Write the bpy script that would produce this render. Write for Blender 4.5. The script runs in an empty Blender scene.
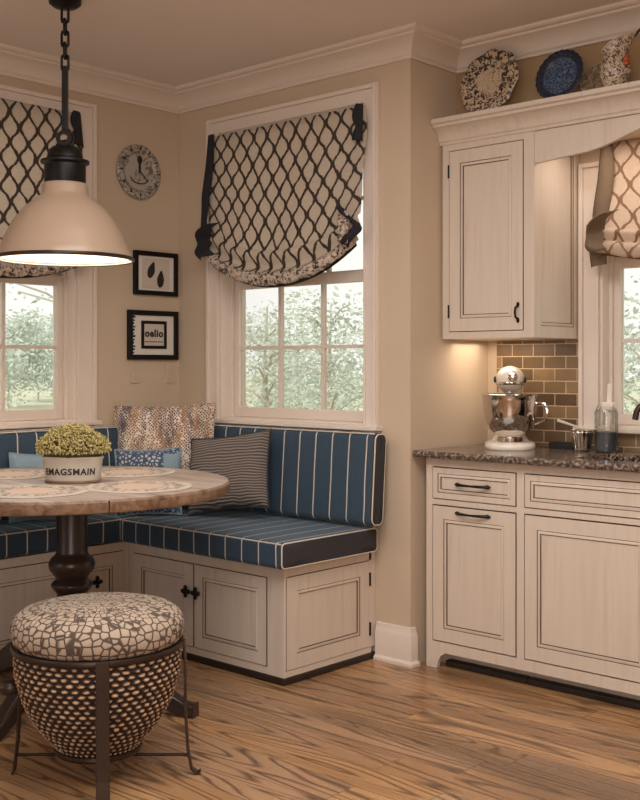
import bpy, math, random
from mathutils import Vector, Matrix, noise
C = bpy.context.scene.collection
sc = bpy.context.scene
PI = math.pi
R = math.radians
random.seed(7)

# ------------------------------------------------------------------ camera
cam = bpy.data.objects.new('camera', bpy.data.cameras.new('camera'))
C.objects.link(cam)
cam.location = (0, 0, 1.3)
cam.rotation_euler = (R(90), 0, R(42.4))
cam.data.sensor_fit = 'HORIZONTAL'
cam.data.sensor_width = 36
cam.data.lens = 36 * 1085 / 640
cam.data.shift_y = -34 / 640
cam.data.clip_start = 0.05
cam.data.clip_end = 400
sc.camera = cam
sc.view_settings.view_transform = 'Standard'
sc.view_settings.look = 'None'
sc.view_settings.gamma = 1
sc.view_settings.use_curve_mapping = False
sc.view_settings.exposure = 0.1

# ------------------------------------------------------------------ world, sun, big lights
w = bpy.data.worlds.new('sky'); sc.world = w; w.use_nodes = True
bg = w.node_tree.nodes['Background']
bg.inputs['Color'].default_value = (1.0, 0.975, 0.94, 1)
bg.inputs['Strength'].default_value = 1.05

def light(name, kind, loc, rot, power, color, **kw):
    d = bpy.data.lights.new(name, kind); d.energy = power; d.color = color
    for k, v in kw.items(): setattr(d, k, v)
    o = bpy.data.objects.new(name, d); C.objects.link(o)
    o.location = loc; o.rotation_euler = rot
    return o
WARM = (1.0, 0.965, 0.945)
light('sun', 'SUN', (5, -5, 20), (R(48), 0, R(38)), 3.4, (1, .97, .92), angle=R(6))
light('overhead_fill_area', 'AREA', (-1.5, 1.7, 2.70), (0, 0, 0), 70, WARM, shape='RECTANGLE', size=2.2, size_y=1.8)  # added overhead fill to brighten the interior; no fitting modelled here
light('rear_fill_area', 'AREA', (0.6, -1.2, 1.6), (R(82), 0, R(35)), 62, (1.0, .965, .95), shape='RECTANGLE', size=2.4, size_y=1.8)  # added unseen fill behind the camera; the wall there has no window
light('side_fill_area', 'AREA', (-3.9, -1.0, 1.5), (R(84), 0, R(-25)), 8, (.9, .95, 1.0), shape='RECTANGLE', size=1.2, size_y=1.4)  # weak cool fill added out of view on the left, not a window

# ------------------------------------------------------------------ helpers
def S(r, g, b):
    def f(c):
        c /= 255.0
        return c / 12.92 if c <= .04045 else ((c + .055) / 1.055) ** 2.4
    return (f(r), f(g), f(b), 1)

class NT:
    def __init__(s, name):
        s.m = bpy.data.materials.new(name); s.m.use_nodes = True
        s.t = s.m.node_tree; s.p = s.t.nodes['Principled BSDF']; s.out = s.t.nodes['Material Output']
    def n(s, typ, **kw):
        nd = s.t.nodes.new(typ)
        for k, v in kw.items(): setattr(nd, k, v)
        return nd
    def l(s, a, b): s.t.links.new(a, b)
    def val(s, sock, v):
        if hasattr(v, 'links') or hasattr(v, 'is_output'): s.l(v, sock)
        else: sock.default_value = v
    def math(s, op, a, b=None, c=None):
        nd = s.n('ShaderNodeMath', operation=op)
        s.val(nd.inputs[0], a)
        if b is not None: s.val(nd.inputs[1], b)
        if c is not None: s.val(nd.inputs[2], c)
        return nd.outputs[0]
    def mix(s, f, a, b):
        nd = s.n('ShaderNodeMix', data_type='RGBA')
        s.val(nd.inputs[0], f); s.val(nd.inputs[6], a); s.val(nd.inputs[7], b)
        return nd.outputs[2]
    def coord(s, which='Object', scale=(1, 1, 1), loc=(0, 0, 0)):
        tc = s.n('ShaderNodeTexCoord'); mp = s.n('ShaderNodeMapping')
        s.l(tc.outputs[which], mp.inputs[0]); mp.inputs['Scale'].default_value = scale
        mp.inputs['Location'].default_value = loc
        return mp.outputs[0]
    def noise(s, vec, scale, detail=2, rough=.5, out=0, dist=0):
        nd = s.n('ShaderNodeTexNoise'); s.l(vec, nd.inputs['Vector'])
        nd.inputs['Scale'].default_value = scale; nd.inputs['Detail'].default_value = detail
        nd.inputs['Roughness'].default_value = rough; nd.inputs['Distortion'].default_value = dist
        return nd.outputs[out]
    def vor(s, vec, scale, feature='F1', out='Distance', rnd=1):
        nd = s.n('ShaderNodeTexVoronoi', feature=feature); s.l(vec, nd.inputs['Vector'])
        nd.inputs['Scale'].default_value = scale; nd.inputs['Randomness'].default_value = rnd
        return nd.outputs[out]
    def ramp(s, f, stops, interp='LINEAR'):
        nd = s.n('ShaderNodeValToRGB'); nd.color_ramp.interpolation = interp
        e = nd.color_ramp.elements
        while len(e) < len(stops): e.new(.5)
        for i, (p, c) in enumerate(stops):
            e[i].position = p; e[i].color = c
        s.l(f, nd.inputs[0]); return nd.outputs[0]
    def sep(s, v):
        nd = s.n('ShaderNodeSeparateXYZ'); s.l(v, nd.inputs[0]); return nd.outputs
    def comb(s, x, y, z=0.0):
        nd = s.n('ShaderNodeCombineXYZ')
        s.val(nd.inputs[0], x); s.val(nd.inputs[1], y); s.val(nd.inputs[2], z); return nd.outputs[0]
    def bump(s, h, strength=.3, dist=.01):
        nd = s.n('ShaderNodeBump'); s.l(h, nd.inputs['Height'])
        nd.inputs['Strength'].default_value = strength; nd.inputs['Distance'].default_value = dist
        s.l(nd.outputs[0], s.p.inputs['Normal'])
    def set(s, color=None, rough=None, metal=None, **kw):
        if color is not None: s.val(s.p.inputs['Base Color'], color)
        if rough is not None: s.val(s.p.inputs['Roughness'], rough)
        if metal is not None: s.val(s.p.inputs['Metallic'], metal)
        for k, v in kw.items(): s.val(s.p.inputs[k.replace('_', ' ')], v)
        return s.m

def plain(name, col, rough=.5, metal=0, var=.12, scale=12, bump=0, **kw):
    t = NT(name); v = t.coord()
    f = t.noise(v, scale, 4)
    dark = tuple(c * (1 - var) for c in col[:3]) + (1,)
    lite = tuple(min(1, c * (1 + var)) for c in col[:3]) + (1,)
    t.set(t.mix(f, dark, lite), rough, metal, **kw)
    if bump: t.bump(t.noise(v, scale * 8, 3), bump, .004)
    return t.m

M = {}
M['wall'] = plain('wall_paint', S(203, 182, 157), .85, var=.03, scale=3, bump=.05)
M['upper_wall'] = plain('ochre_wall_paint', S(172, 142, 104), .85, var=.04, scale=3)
M['ceil'] = plain('ceiling_paint', S(230, 218, 209), .9, var=.02, scale=2)
M['trim'] = plain('trim_paint', S(226, 211, 197), .45, var=.03, scale=6)
M['glaze'] = plain('brown_glaze', S(92, 70, 54), .6, var=.3, scale=30)
M['black'] = plain('black_iron', S(30, 27, 26), .42, .6, var=.2)
M['blackmatt'] = plain('black_paint', S(32, 29, 28), .6, var=.2)
M['bronze'] = plain('dark_bronze', S(66, 52, 44), .38, .7, var=.2)
M['dark_wood'] = plain('dark_stained_wood', S(52, 38, 32), .3, var=.35, scale=9)
M['chrome'] = plain('polished_steel', S(215, 208, 200), .1, 1, var=.03)
M['white_enamel'] = plain('white_enamel', S(238, 226, 212), .2, var=.02)
M['cream_enamel'] = plain('cream_enamel', S(176, 152, 130), .32, var=.03, scale=4)
M['white_in'] = plain('white_inner_enamel', S(250, 240, 228), .5, var=.01)
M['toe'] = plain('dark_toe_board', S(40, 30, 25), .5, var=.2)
M['piping'] = plain('cream_piping', S(214, 202, 184), .8, var=.08, scale=60)
M['charcoal'] = plain('charcoal_fabric', S(52, 50, 52), .9, var=.35, scale=160, bump=.2)
M['navy'] = plain('navy_band_fabric', S(34, 32, 36), .9, var=.2, scale=80, bump=.15)
M['taupe'] = plain('taupe_band_fabric', S(112, 94, 74), .9, var=.1, scale=80, bump=.15)
M['galv'] = plain('weathered_white_metal', S(196, 186, 170), .5, .1, var=.15, scale=20)
M['stencil'] = plain('black_stencil_paint', S(38, 34, 32), .7)
M['mat_board'] = plain('white_mat_board', S(224, 216, 204), .8, var=.02)
M['paper'] = plain('print_paper', S(205, 192, 176), .8, var=.05)
M['lightblue'] = plain('pale_blue_fabric', S(128, 150, 160), .9, var=.08, scale=60)
M['bark'] = plain('tree_bark', S(170, 162, 148), .9, var=.25, scale=6)
M['soil'] = plain('potting_moss', S(70, 62, 34), .95, var=.3, scale=60)

def cream_wood():
    t = NT('cream_glazed_wood'); v = t.coord(scale=(16, 16, 1.0))
    f = t.noise(v, 1.5, 4, .6)
    c = t.ramp(f, [(.3, S(208, 191, 173)), (.55, S(215, 199, 182)), (.8, S(198, 179, 160))])
    t.set(c, .5); return t.m
M['cream'] = cream_wood()

def floor_mat():
    t = NT('oak_plank_floor'); v = t.coord(); x, y, z = t.sep(v)
    PW = .15
    row = t.math('FLOOR', t.math('DIVIDE', y, PW))
    fy = t.math('FRACT', t.math('DIVIDE', y, PW))
    wn = t.n('ShaderNodeTexWhiteNoise', noise_dimensions='1D'); t.l(row, wn.inputs['W'])
    off = t.math('MULTIPLY', wn.outputs['Value'], 7.3)
    xs = t.math('ADD', t.math('DIVIDE', x, 1.9), off)
    col = t.math('FLOOR', xs); fx = t.math('FRACT', xs)
    wn2 = t.n('ShaderNodeTexWhiteNoise', noise_dimensions='2D'); t.l(t.comb(row, col), wn2.inputs['Vector'])
    rnd = wn2.outputs['Value']
    gv = t.comb(t.math('ADD', t.math('MULTIPLY', x, .42), t.math('MULTIPLY', rnd, 31.0)),
                t.math('ADD', t.math('MULTIPLY', y, 5.0), t.math('MULTIPLY', rnd, 17.0)), rnd)
    big = t.noise(gv, 1.25, 1.5, .45, dist=.35)
    g = t.math('FRACT', t.math('MULTIPLY', big, 17.0))
    lines = t.ramp(g, [(0, (1, 1, 1, 1)), (.22, (.1, .1, .1, 1)), (.75, (0, 0, 0, 1)), (1, (1, 1, 1, 1))])
    fine = t.noise(t.comb(t.math('MULTIPLY', x, 6), t.math('MULTIPLY', y, 160)), 1, 3)
    k = t.math('MULTIPLY', lines, t.math('MULTIPLY_ADD', fine, .9, .35))
    base = t.ramp(rnd, [(0, S(176, 132, 90)), (.4, S(190, 146, 102)), (.7, S(158, 118, 82)), (1, S(180, 142, 108))])
    c = t.mix(t.math('MINIMUM', t.math('MULTIPLY', k, 1.05), 1.0), base, S(72, 48, 32))
    patch = t.ramp(t.noise(t.comb(t.math('MULTIPLY', x, .6), t.math('MULTIPLY', y, 2.2), 3.0), 1.6, 2), [(.5, (0, 0, 0, 1)), (.72, (1, 1, 1, 1))])
    c = t.mix(t.math('MULTIPLY', patch, .6), c, S(78, 58, 44))
    e1 = t.math('LESS_THAN', fy, .02); e2 = t.math('LESS_THAN', fx, .0015)
    c = t.mix(t.math('MULTIPLY', t.math('MAXIMUM', e1, e2), .7), c, S(50, 32, 22))
    t.set(c, t.math('MULTIPLY_ADD', k, .14, .24)); t.bump(t.math('SUBTRACT', 1.0, k), .12, .002)
    return t.m
M['floor'] = floor_mat()

def lattice(name, line, ground, su=.047, sv=.145, lw=.15, transl=.35, A=.42):
    # two families of waving lines that meet and part: an ogee trellis, from UV in metres
    t = NT(name); uv = t.coord('UV'); nz = t.noise(uv, 22, 3, .6, out=1)
    add = t.n('ShaderNodeVectorMath', operation='MULTIPLY_ADD'); t.l(nz, add.inputs[0])
    add.inputs[1].default_value = (.022, .022, 0); t.l(uv, add.inputs[2])
    x, y, z = t.sep(add.outputs[0])
    u = t.math('DIVIDE', x, su); c = t.math('MULTIPLY', t.math('COSINE', t.math('MULTIPLY', y, 2 * PI / sv)), A)
    d1 = t.math('PINGPONG', t.math('SUBTRACT', u, c), 1.0)
    d2 = t.math('SUBTRACT', 1.0, t.math('PINGPONG', t.math('ADD', u, c), 1.0))
    d = t.math('MINIMUM', d1, d2)
    f = t.ramp(d, [(0, (1, 1, 1, 1)), (lw, (1, 1, 1, 1)), (lw + .06, (0, 0, 0, 1))])
    g2 = t.mix(t.noise(uv, 45, 4, .7), ground, tuple(v * .78 for v in ground[:3]) + (1,))
    col = t.mix(f, g2, line)
    t.set(col, .9)
    tr = t.n('ShaderNodeBsdfTranslucent'); t.l(col, tr.inputs[0])
    mx = t.n('ShaderNodeMixShader'); mx.inputs[0].default_value = transl
    t.l(t.p.outputs[0], mx.inputs[1]); t.l(tr.outputs[0], mx.inputs[2]); t.l(mx.outputs[0], t.out.inputs[0])
    return t.m
M['trellis'] = lattice('trellis_print_linen', S(92, 78, 68), S(240, 226, 210), transl=.5)
M['trellis_pale'] = lattice('pale_trellis_linen', S(176, 140, 112), S(250, 232, 212), su=.052, sv=.155, lw=.11, transl=.6, A=.42)

def crumple():
    t = NT('crumpled_print_linen'); v = t.coord()
    f = t.noise(v, 55, 4, .7); c = t.ramp(f, [(.42, S(60, 50, 44)), (.52, S(200, 182, 164)), (.8, S(222, 204, 186))])
    t.set(c, .9); return t.m
M['crumple'] = crumple()

def blue_stripe():
    t = NT('blue_striped_fabric'); v = t.coord(); x, y, z = t.sep(v)
    fx = t.math('PINGPONG', t.math('ADD', x, t.math('MULTIPLY', t.noise(v, 6, 1), .008)), .05)
    st = t.math('LESS_THAN', fx, .0031)
    fab = t.mix(t.noise(v, 220, 2), S(34, 50, 66), S(58, 80, 98))
    t.set(t.mix(st, fab, S(208, 196, 178)), .75, Sheen_Weight=.6, Sheen_Roughness=.4)
    t.p.inputs['Sheen Tint'].default_value = S(150, 170, 182)
    t.bump(t.noise(v, 300, 2), .15, .002); return t.m
M['blue'] = blue_stripe()

def cellular(name, cell, gap, scale, jitter=.7, thr=.11, which='Object'):
    t = NT(name); v = t.coord(which); v2 = t.coord(scale=(1, 1, 1))
    d = t.vor(v, scale, 'DISTANCE_TO_EDGE', rnd=jitter)
    f = t.ramp(d, [(0, (1, 1, 1, 1)), (thr, (1, 1, 1, 1)), (thr + .07, (0, 0, 0, 1))])
    g = t.mix(t.noise(t.coord(), 30, 4, .7), cell, tuple(c * .6 for c in cell[:3]) + (1,))
    t.set(t.mix(f, g, gap), .9); t.bump(t.math('SUBTRACT', 1.0, f), .25, .004); return t.m
M['stool_fab'] = cellular('cobble_print_fabric', S(196, 176, 154), S(84, 70, 60), 1, .6, .055, 'UV')
M['blue_toile'] = cellular('blue_white_print', S(206, 204, 198), S(64, 84, 108), 55, 1, .16)

def pillow_mat():
    t = NT('snakeskin_print_fabric'); v = t.coord(); x, y, z = t.sep(v)
    n = t.noise(t.comb(t.math('MULTIPLY', x, 14), t.math('MULTIPLY', z, 5)), 1, 4, .75)
    vv = t.comb(t.math('ADD', x, z), t.math('SUBTRACT', x, z))
    dd = t.vor(vv, 62, 'DISTANCE_TO_EDGE', rnd=.5)
    f = t.math('LESS_THAN', dd, t.math('MULTIPLY_ADD', n, .75, -.29))
    band = t.ramp(t.noise(t.comb(t.math('MULTIPLY', x, 12), t.math('MULTIPLY', z, 1.5)), 1, 1),
                  [(.35, S(86, 78, 80)), (.5, S(150, 110, 78)), (.65, S(90, 84, 92))])
    t.set(t.mix(f, band, S(222, 206, 188)), .9); return t.m
M['snake'] = pillow_mat()

def ribbed():
    t = NT('ribbed_taupe_fabric'); v = t.coord(); x, y, z = t.sep(v)
    wob = t.math('MULTIPLY', t.noise(v, 7, 2), .035)
    s = t.math('SINE', t.math('MULTIPLY', t.math('ADD', z, wob), 2 * PI / .0135))
    f = t.ramp(t.math('MULTIPLY_ADD', s, .5, .5), [(.2, S(70, 64, 62)), (.6, S(118, 108, 100)), (1, S(140, 128, 118))])
    t.set(f, .9); t.bump(s, .5, .003); return t.m
M['ribbed'] = ribbed()

def basket_mat():
    t = NT('woven_seagrass'); uv = t.coord('UV'); x, y, z = t.sep(uv)
    n = t.noise(uv, 30, 3, .6)
    row = t.math('FLOOR', y); sx = t.math('MULTIPLY_ADD', row, .5, x)
    a = t.math('ABSOLUTE', t.math('SINE', t.math('MULTIPLY', sx, PI)))
    b = t.math('ABSOLUTE', t.math('SINE', t.math('MULTIPLY', y, PI)))
    k = t.math('ADD', t.math('MULTIPLY', a, b), t.math('MULTIPLY_ADD', t.noise(uv, .9, 4, .75), 2.0, -.95))
    c = t.ramp(k, [(.42, S(44, 31, 24)), (.62, S(100, 72, 52)), (.8, S(172, 138, 106)), (1, S(200, 170, 138))])
    t.set(c, .75); return t.m
M['basket'] = basket_mat()

def granite():
    t = NT('speckled_granite'); v = t.coord()
    a = t.vor(v, 120, out='Color'); r, g, b = t.sep(a)
    n = t.noise(v, 40, 4, .7)
    k = t.math('MULTIPLY_ADD', r, .6, t.math('MULTIPLY', n, .45))
    c = t.ramp(k, [(.25, S(34, 28, 26)), (.45, S(84, 70, 60)), (.6, S(120, 102, 88)), (.8, S(168, 148, 128))])
    t.set(c, .16); return t.m
M['granite'] = granite()
def granite_edge():
    t = NT('chiselled_granite_edge'); v = t.coord()
    n = t.noise(v, 70, 4, .75)
    c = t.ramp(n, [(.35, S(38, 31, 28)), (.5, S(92, 76, 66)), (.62, S(176, 152, 130)), (.9, S(205, 184, 160))])
    t.set(c, .5); t.bump(n, .8, .01); return t.m
M['granite_edge'] = granite_edge()

def tile_mat():
    t = NT('brown_subway_tile'); v = t.coord(); x, y, z = t.sep(v)
    br = t.n('ShaderNodeTexBrick'); t.l(t.comb(x, z), br.inputs['Vector'])
    br.inputs['Scale'].default_value = 1; br.inputs['Brick Width'].default_value = .112
    br.inputs['Row Height'].default_value = .056; br.inputs['Mortar Size'].default_value = .0022
    br.inputs['Mortar Smooth'].default_value = .2
    br.inputs['Color1'].default_value = S(150, 124, 92); br.inputs['Color2'].default_value = S(92, 74, 54)
    br.inputs['Mortar'].default_value = S(206, 184, 156); br.inputs['Bias'].default_value = -.1
    n = t.mix(t.noise(v, 26, 3), (.75, .72, .7, 1), (1.1, 1.08, 1.05, 1))
    mm = t.n('ShaderNodeMix', data_type='RGBA', blend_type='MULTIPLY'); mm.inputs[0].default_value = 1
    t.l(br.outputs['Color'], mm.inputs[6]); t.l(n, mm.inputs[7])
    t.set(mm.outputs[2], .3); t.bump(t.math('SUBTRACT', 1.0, br.outputs['Fac']), .4, .003); return t.m
M['tile'] = tile_mat()

def table_wood(name, c1, c2, c3, rough):
    t = NT(name); v = t.coord(scale=(1.2, 14, 14)); f = t.noise(v, 2.2, 5, .65, dist=.6)
    t.set(t.ramp(f, [(.3, c1), (.5, c2), (.72, c3)]), rough); t.bump(f, .2, .003); return t.m
M['tabletop'] = table_wood('weathered_grey_wood', S(112, 98, 88), S(164, 148, 136), S(190, 176, 164), .38)
M['tableedge'] = table_wood('brown_edge_wood', S(80, 58, 44), S(128, 98, 74), S(156, 128, 102), .5)

def placemat_mat():
    t = NT('script_print_placemat'); v = t.coord(); x, y, z = t.sep(v)
    d = t.math('SQRT', t.math('ADD', t.math('MULTIPLY', x, x), t.math('MULTIPLY', y, y)))
    n = t.noise(v, 38, 5, .75)
    ring = t.ramp(d, [(0, (0, 0, 0, 1)), (.085, (0, 0, 0, 1)), (.10, (1, 1, 1, 1)), (.165, (1, 1, 1, 1)), (.175, (0, 0, 0, 1))])
    ink = t.math('MULTIPLY', ring, t.math('GREATER_THAN', n, .50))
    cen = t.ramp(t.math('ADD', d, t.math('MULTIPLY', n, .06)), [(.09, (1, 1, 1, 1)), (.15, (0, 0, 0, 1))])
    c = t.mix(t.math('MULTIPLY', cen, .6), S(192, 180, 166), S(196, 160, 138))
    t.set(t.mix(t.math('MULTIPLY', ink, .85), c, S(110, 92, 80)), .7); return t.m
M['placemat'] = placemat_mat()

def plate_mat(name, light_c, dark_c, scale, thr, rough=.25, centre=None):
    t = NT(name); v = t.coord(); x, y, z = t.sep(v)
    n = t.noise(v, scale, 3, .6, dist=1.2)
    f = t.ramp(n, [(thr - .02, (0, 0, 0, 1)), (thr + .02, (1, 1, 1, 1))])
    c = t.mix(f, light_c, dark_c)
    if centre:
        d = t.math('SQRT', t.math('ADD', t.math('MULTIPLY', x, x), t.math('MULTIPLY', z, z)))
        n2 = t.noise(v, 34, 3, .6, dist=2)
        leaf = t.ramp(n2, [(.36, dark_c), (.42, light_c), (.62, light_c), (.66, dark_c)])
        k = t.math('LESS_THAN', t.math('ADD', d, t.math('MULTIPLY', t.noise(v, 14, 1), .06)), centre)
        c = t.mix(k, c, leaf)
    t.set(c, rough); return t.m
M['brown_plate'] = plate_mat('brown_transfer_print_china', S(196, 174, 146), S(58, 50, 48), 55, .5, centre=.095)
M['blue_plate_in'] = plate_mat('blue_speckled_glaze', S(96, 116, 138), S(38, 56, 84), 120, .47)
M['blue_plate_rim'] = plate_mat('navy_glaze', S(60, 70, 92), S(28, 34, 52), 130, .42)
M['floral'] = plate_mat('grey_floral_china', S(200, 180, 156), S(96, 82, 72), 75, .52)
M['taupe_china'] = plate_mat('taupe_mottled_china', S(150, 128, 102), S(104, 86, 68), 60, .5)
M['red_flower'] = plain('orange_red_china_paint', S(176, 82, 38), .3, var=.3, scale=60)
M['clock'] = plate_mat('silvery_embossed_metal', S(176, 168, 156), S(104, 96, 88), 60, .52, .4)
M['sketch'] = plate_mat('marbled_clock_face', S(176, 166, 154), S(116, 106, 96), 22, .56, .5)

def leafmat(name, a, b):
    t = NT(name); oi = t.n('ShaderNodeObjectInfo'); v = t.coord()
    c = t.mix(t.noise(v, 3.0, 3), a, b); t.set(c, .7)
    tr = t.n('ShaderNodeBsdfTranslucent'); t.l(c, tr.inputs[0])
    mx = t.n('ShaderNodeMixShader'); mx.inputs[0].default_value = .35
    t.l(t.p.outputs[0], mx.inputs[1]); t.l(tr.outputs[0], mx.inputs[2]); t.l(mx.outputs[0], t.out.inputs[0])
    return t.m
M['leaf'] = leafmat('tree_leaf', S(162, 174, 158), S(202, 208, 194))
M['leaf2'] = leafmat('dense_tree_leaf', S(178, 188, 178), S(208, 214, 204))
M['grass'] = plain('sunlit_grass', S(184, 184, 158), .95, var=.06, scale=.4)
M['moss'] = plain('dried_yellow_flowers', S(184, 168, 112), .9, var=.3, scale=60)
M['moss2'] = plain('olive_sprigs', S(134, 124, 72), .9, var=.3, scale=60)

def glass_mat(name, tint, refl=.08):
    t = NT(name); tb = t.n('ShaderNodeBsdfTransparent'); tb.inputs[0].default_value = tint
    g = t.n('ShaderNodeBsdfGlossy'); g.inputs['Roughness'].default_value = .02
    lw = t.n('ShaderNodeLayerWeight'); lw.inputs[0].default_value = .25
    mx = t.n('ShaderNodeMixShader'); t.l(t.math('MULTIPLY_ADD', lw.outputs['Fresnel'], .7, refl), mx.inputs[0])
    t.l(tb.outputs[0], mx.inputs[1]); t.l(g.outputs[0], mx.inputs[2]); t.l(mx.outputs[0], t.out.inputs[0])
    return t.m
M['glass'] = glass_mat('window_glass', (.97, .98, .97, 1), .0)
M['jar'] = glass_mat('jar_glass', (.88, .9, .88, 1), .06)
def emit(name, col, s):
    t = NT(name); t.set(S(255, 240, 220), .5); t.p.inputs['Emission Color'].default_value = col
    t.p.inputs['Emission Strength'].default_value = s; return t.m
M['bulb'] = emit('lit_bulb', (1, .82, .62, 1), 6)

# ---- mesh builder
class MB:
    def __init__(s): s.v = []; s.f = []; s.m = []; s.uv = {}
    def face(s, idx, mat=0, uv=None):
        if uv: s.uv[len(s.f)] = uv
        s.f.append(tuple(idx)); s.m.append(mat)
    def box(s, x0, x1, y0, y1, z0, z1, mat=0):
        b = len(s.v)
        for z in (z0, z1):
            for (x, y) in ((x0, y0), (x1, y0), (x1, y1), (x0, y1)): s.v.append((x, y, z))
        for q in ((3, 2, 1, 0), (4, 5, 6, 7), (0, 1, 5, 4), (1, 2, 6, 5), (2, 3, 7, 6), (3, 0, 4, 7)):
            s.face([b + i for i in q], mat)
        return s
    def grid(s, nu, nv, fn, mat=0, closeu=False, closev=False, uvfn=None):
        b = len(s.v); cu = nu if closeu else nu + 1; cv = nv if closev else nv + 1
        for j in range(cv):
            for i in range(cu): s.v.append(tuple(fn(i / nu, j / nv)))
        for j in range(nv):
            for i in range(nu):
                i1 = (i + 1) % cu; j1 = (j + 1) % cv
                uv = None
                if uvfn: uv = [uvfn(i / nu, j / nv), uvfn((i + 1) / nu, j / nv), uvfn((i + 1) / nu, (j + 1) / nv), uvfn(i / nu, (j + 1) / nv)]
                m = mat(i / nu, j / nv) if callable(mat) else mat
                s.face([b + j * cu + i, b + j * cu + i1, b + j1 * cu + i1, b + j1 * cu + i], m, uv)
        return s
    def lathe(s, prof, n=32, c=(0, 0, 0), mat=0, sx=1, sy=1, uvs=None, cap=True):
        b = len(s.v); k = len(prof)
        for (r, z) in prof:
            for i in range(n):
                a = 2 * PI * i / n; s.v.append((c[0] + r * sx * math.cos(a), c[1] + r * sy * math.sin(a), c[2] + z))
        for j in range(k - 1):
            for i in range(n):
                i1 = (i + 1) % n
                uv = None
                if uvs: uv = [(i * uvs[0] / n, j * uvs[1] / (k - 1)), ((i + 1) * uvs[0] / n, j * uvs[1] / (k - 1)), ((i + 1) * uvs[0] / n, (j + 1) * uvs[1] / (k - 1)), (i * uvs[0] / n, (j + 1) * uvs[1] / (k - 1))]
                m = mat[j] if isinstance(mat, (list, tuple)) else mat
                s.face([b + j * n + i, b + j * n + i1, b + (j + 1) * n + i1, b + (j + 1) * n + i], m, uv)
        if cap:
            m0 = mat[0] if isinstance(mat, (list, tuple)) else mat
            m1 = mat[-1] if isinstance(mat, (list, tuple)) else mat
            if prof[0][0] > 1e-5: s.face([b + i for i in reversed(range(n))], m0)
            if prof[-1][0] > 1e-5: s.face([b + (k - 1) * n + i for i in range(n)], m1)
        return s
    def tube(s, pts, r, n=8, mat=0, closed=False, flat=None):
        pts = [Vector(p) for p in pts]; b = len(s.v); k = len(pts); up = None
        rr = r if isinstance(r, (list, tuple)) else [r] * k
        for j, p in enumerate(pts):
            if closed: d = pts[(j + 1) % k] - pts[j - 1]
            else: d = pts[min(j + 1, k - 1)] - pts[max(j - 1, 0)]
            d.normalize()
            if up is None:
                up = Vector((0, 0, 1)) if abs(d.z) < .9 else Vector((1, 0, 0))
                if flat is not None: up = Vector(flat)
            sd = d.cross(up).normalized(); up2 = sd.cross(d).normalized(); up = up2
            for i in range(n):
                a = 2 * PI * i / n + (PI / n if n == 4 else 0)
                s.v.append(tuple(p + (sd * math.cos(a) + up2 * math.sin(a)) * rr[j]))
        for j in range(k if closed else k - 1):
            j1 = (j + 1) % k
            for i in range(n):
                i1 = (i + 1) % n; s.face([b + j * n + i, b + j * n + i1, b + j1 * n + i1, b + j1 * n + i], mat)
        if not closed:
            s.face([b + i for i in reversed(range(n))], mat); s.face([b + (k - 1) * n + i for i in range(n)], mat)
        return s
    def strap(s, pts, w, t, side, mat=0):
        # flat bar along pts, width w along `side`, thickness t
        pts = [Vector(p) for p in pts]; side = Vector(side).normalized(); b = len(s.v); k = len(pts)
        for j, p in enumerate(pts):
            d = (pts[min(j + 1, k - 1)] - pts[max(j - 1, 0)]).normalized(); n_ = d.cross(side).normalized()
            for (a, c) in ((-1, -1), (1, -1), (1, 1), (-1, 1)): s.v.append(tuple(p + side * a * w / 2 + n_ * c * t / 2))
        for j in range(k - 1):
            for i in range(4):
                i1 = (i + 1) % 4; s.face([b + j * 4 + i, b + j * 4 + i1, b + j * 4 + 4 + i1, b + j * 4 + 4 + i], mat)
        s.face([b + 3, b + 2, b + 1, b], mat); s.face([b + (k - 1) * 4 + i for i in range(4)], mat)
        return s
    def prism(s, poly, y0, y1, mat=0):
        # poly in xz, extruded in y
        b = len(s.v); n = len(poly)
        for (x, z) in poly: s.v.append((x, y0, z))
        for (x, z) in poly: s.v.append((x, y1, z))
        s.face(list(range(b, b + n)), mat); s.face(list(range(b + 2 * n - 1, b + n - 1, -1)), mat)
        for i in range(n):
            i1 = (i + 1) % n; s.face([b + i1, b + i, b + n + i, b + n + i1], mat)
        return s
    def ball(s, c, rx, ry, rz, nu=20, nv=12, mat=0):
        return s.grid(nu, nv, lambda u, v: (c[0] + rx * math.cos(2 * PI * u) * math.sin(PI * max(v, .001)), c[1] + ry * math.sin(2 * PI * u) * math.sin(PI * min(max(v, .001), .999)), c[2] - rz * math.cos(PI * v)), mat, closeu=True)
    def xf(s, mtx, start=0):
        for i in range(start, len(s.v)): s.v[i] = tuple(mtx @ Vector(s.v[i]))
        return s
    def rings(s, w, h, seq, back, mat_side=0):
        # rectangular panel facing -y, lower left at origin; seq = (inset, y, material of the ring that ends there)
        b0 = len(s.v)
        def rect(i, y): 
            b = len(s.v)
            for (x, z) in ((i, i), (w - i, i), (w - i, h - i), (i, h - i)): s.v.append((x, y, z))
            return b
        prev = rect(0, back); s.face([prev + 3, prev + 2, prev + 1, prev], mat_side)
        for (ins, y, m) in seq:
            cur = rect(ins, y)
            for i in range(4):
                i1 = (i + 1) % 4; s.face([prev + i, prev + i1, cur + i1, cur + i], m)
            prev = cur
        s.face([prev, prev + 1, prev + 2, prev + 3], seq[-1][2] if len(seq[-1]) < 4 else seq[-1][3])
        return s
    def build(s, name, mats, parent=None, smooth=True, angle=35, bevel=0, solid=0, loc=None, rot=None):
        me = bpy.data.meshes.new(name); me.from_pydata(s.v, [], s.f); me.update()
        if not isinstance(mats, (list, tuple)): mats = [mats]
        for m in mats: me.materials.append(M[m] if isinstance(m, str) else m)
        me.polygons.foreach_set('material_index', s.m)
        if s.uv:
            uvl = me.uv_layers.new(name='UVMap')
            for p in me.polygons:
                q = s.uv.get(p.index)
                if q:
                    for li, c in zip(p.loop_indices, q): uvl.data[li].uv = c
        if smooth:
            me.shade_smooth(); me.set_sharp_from_angle(angle=R(angle))
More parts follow.
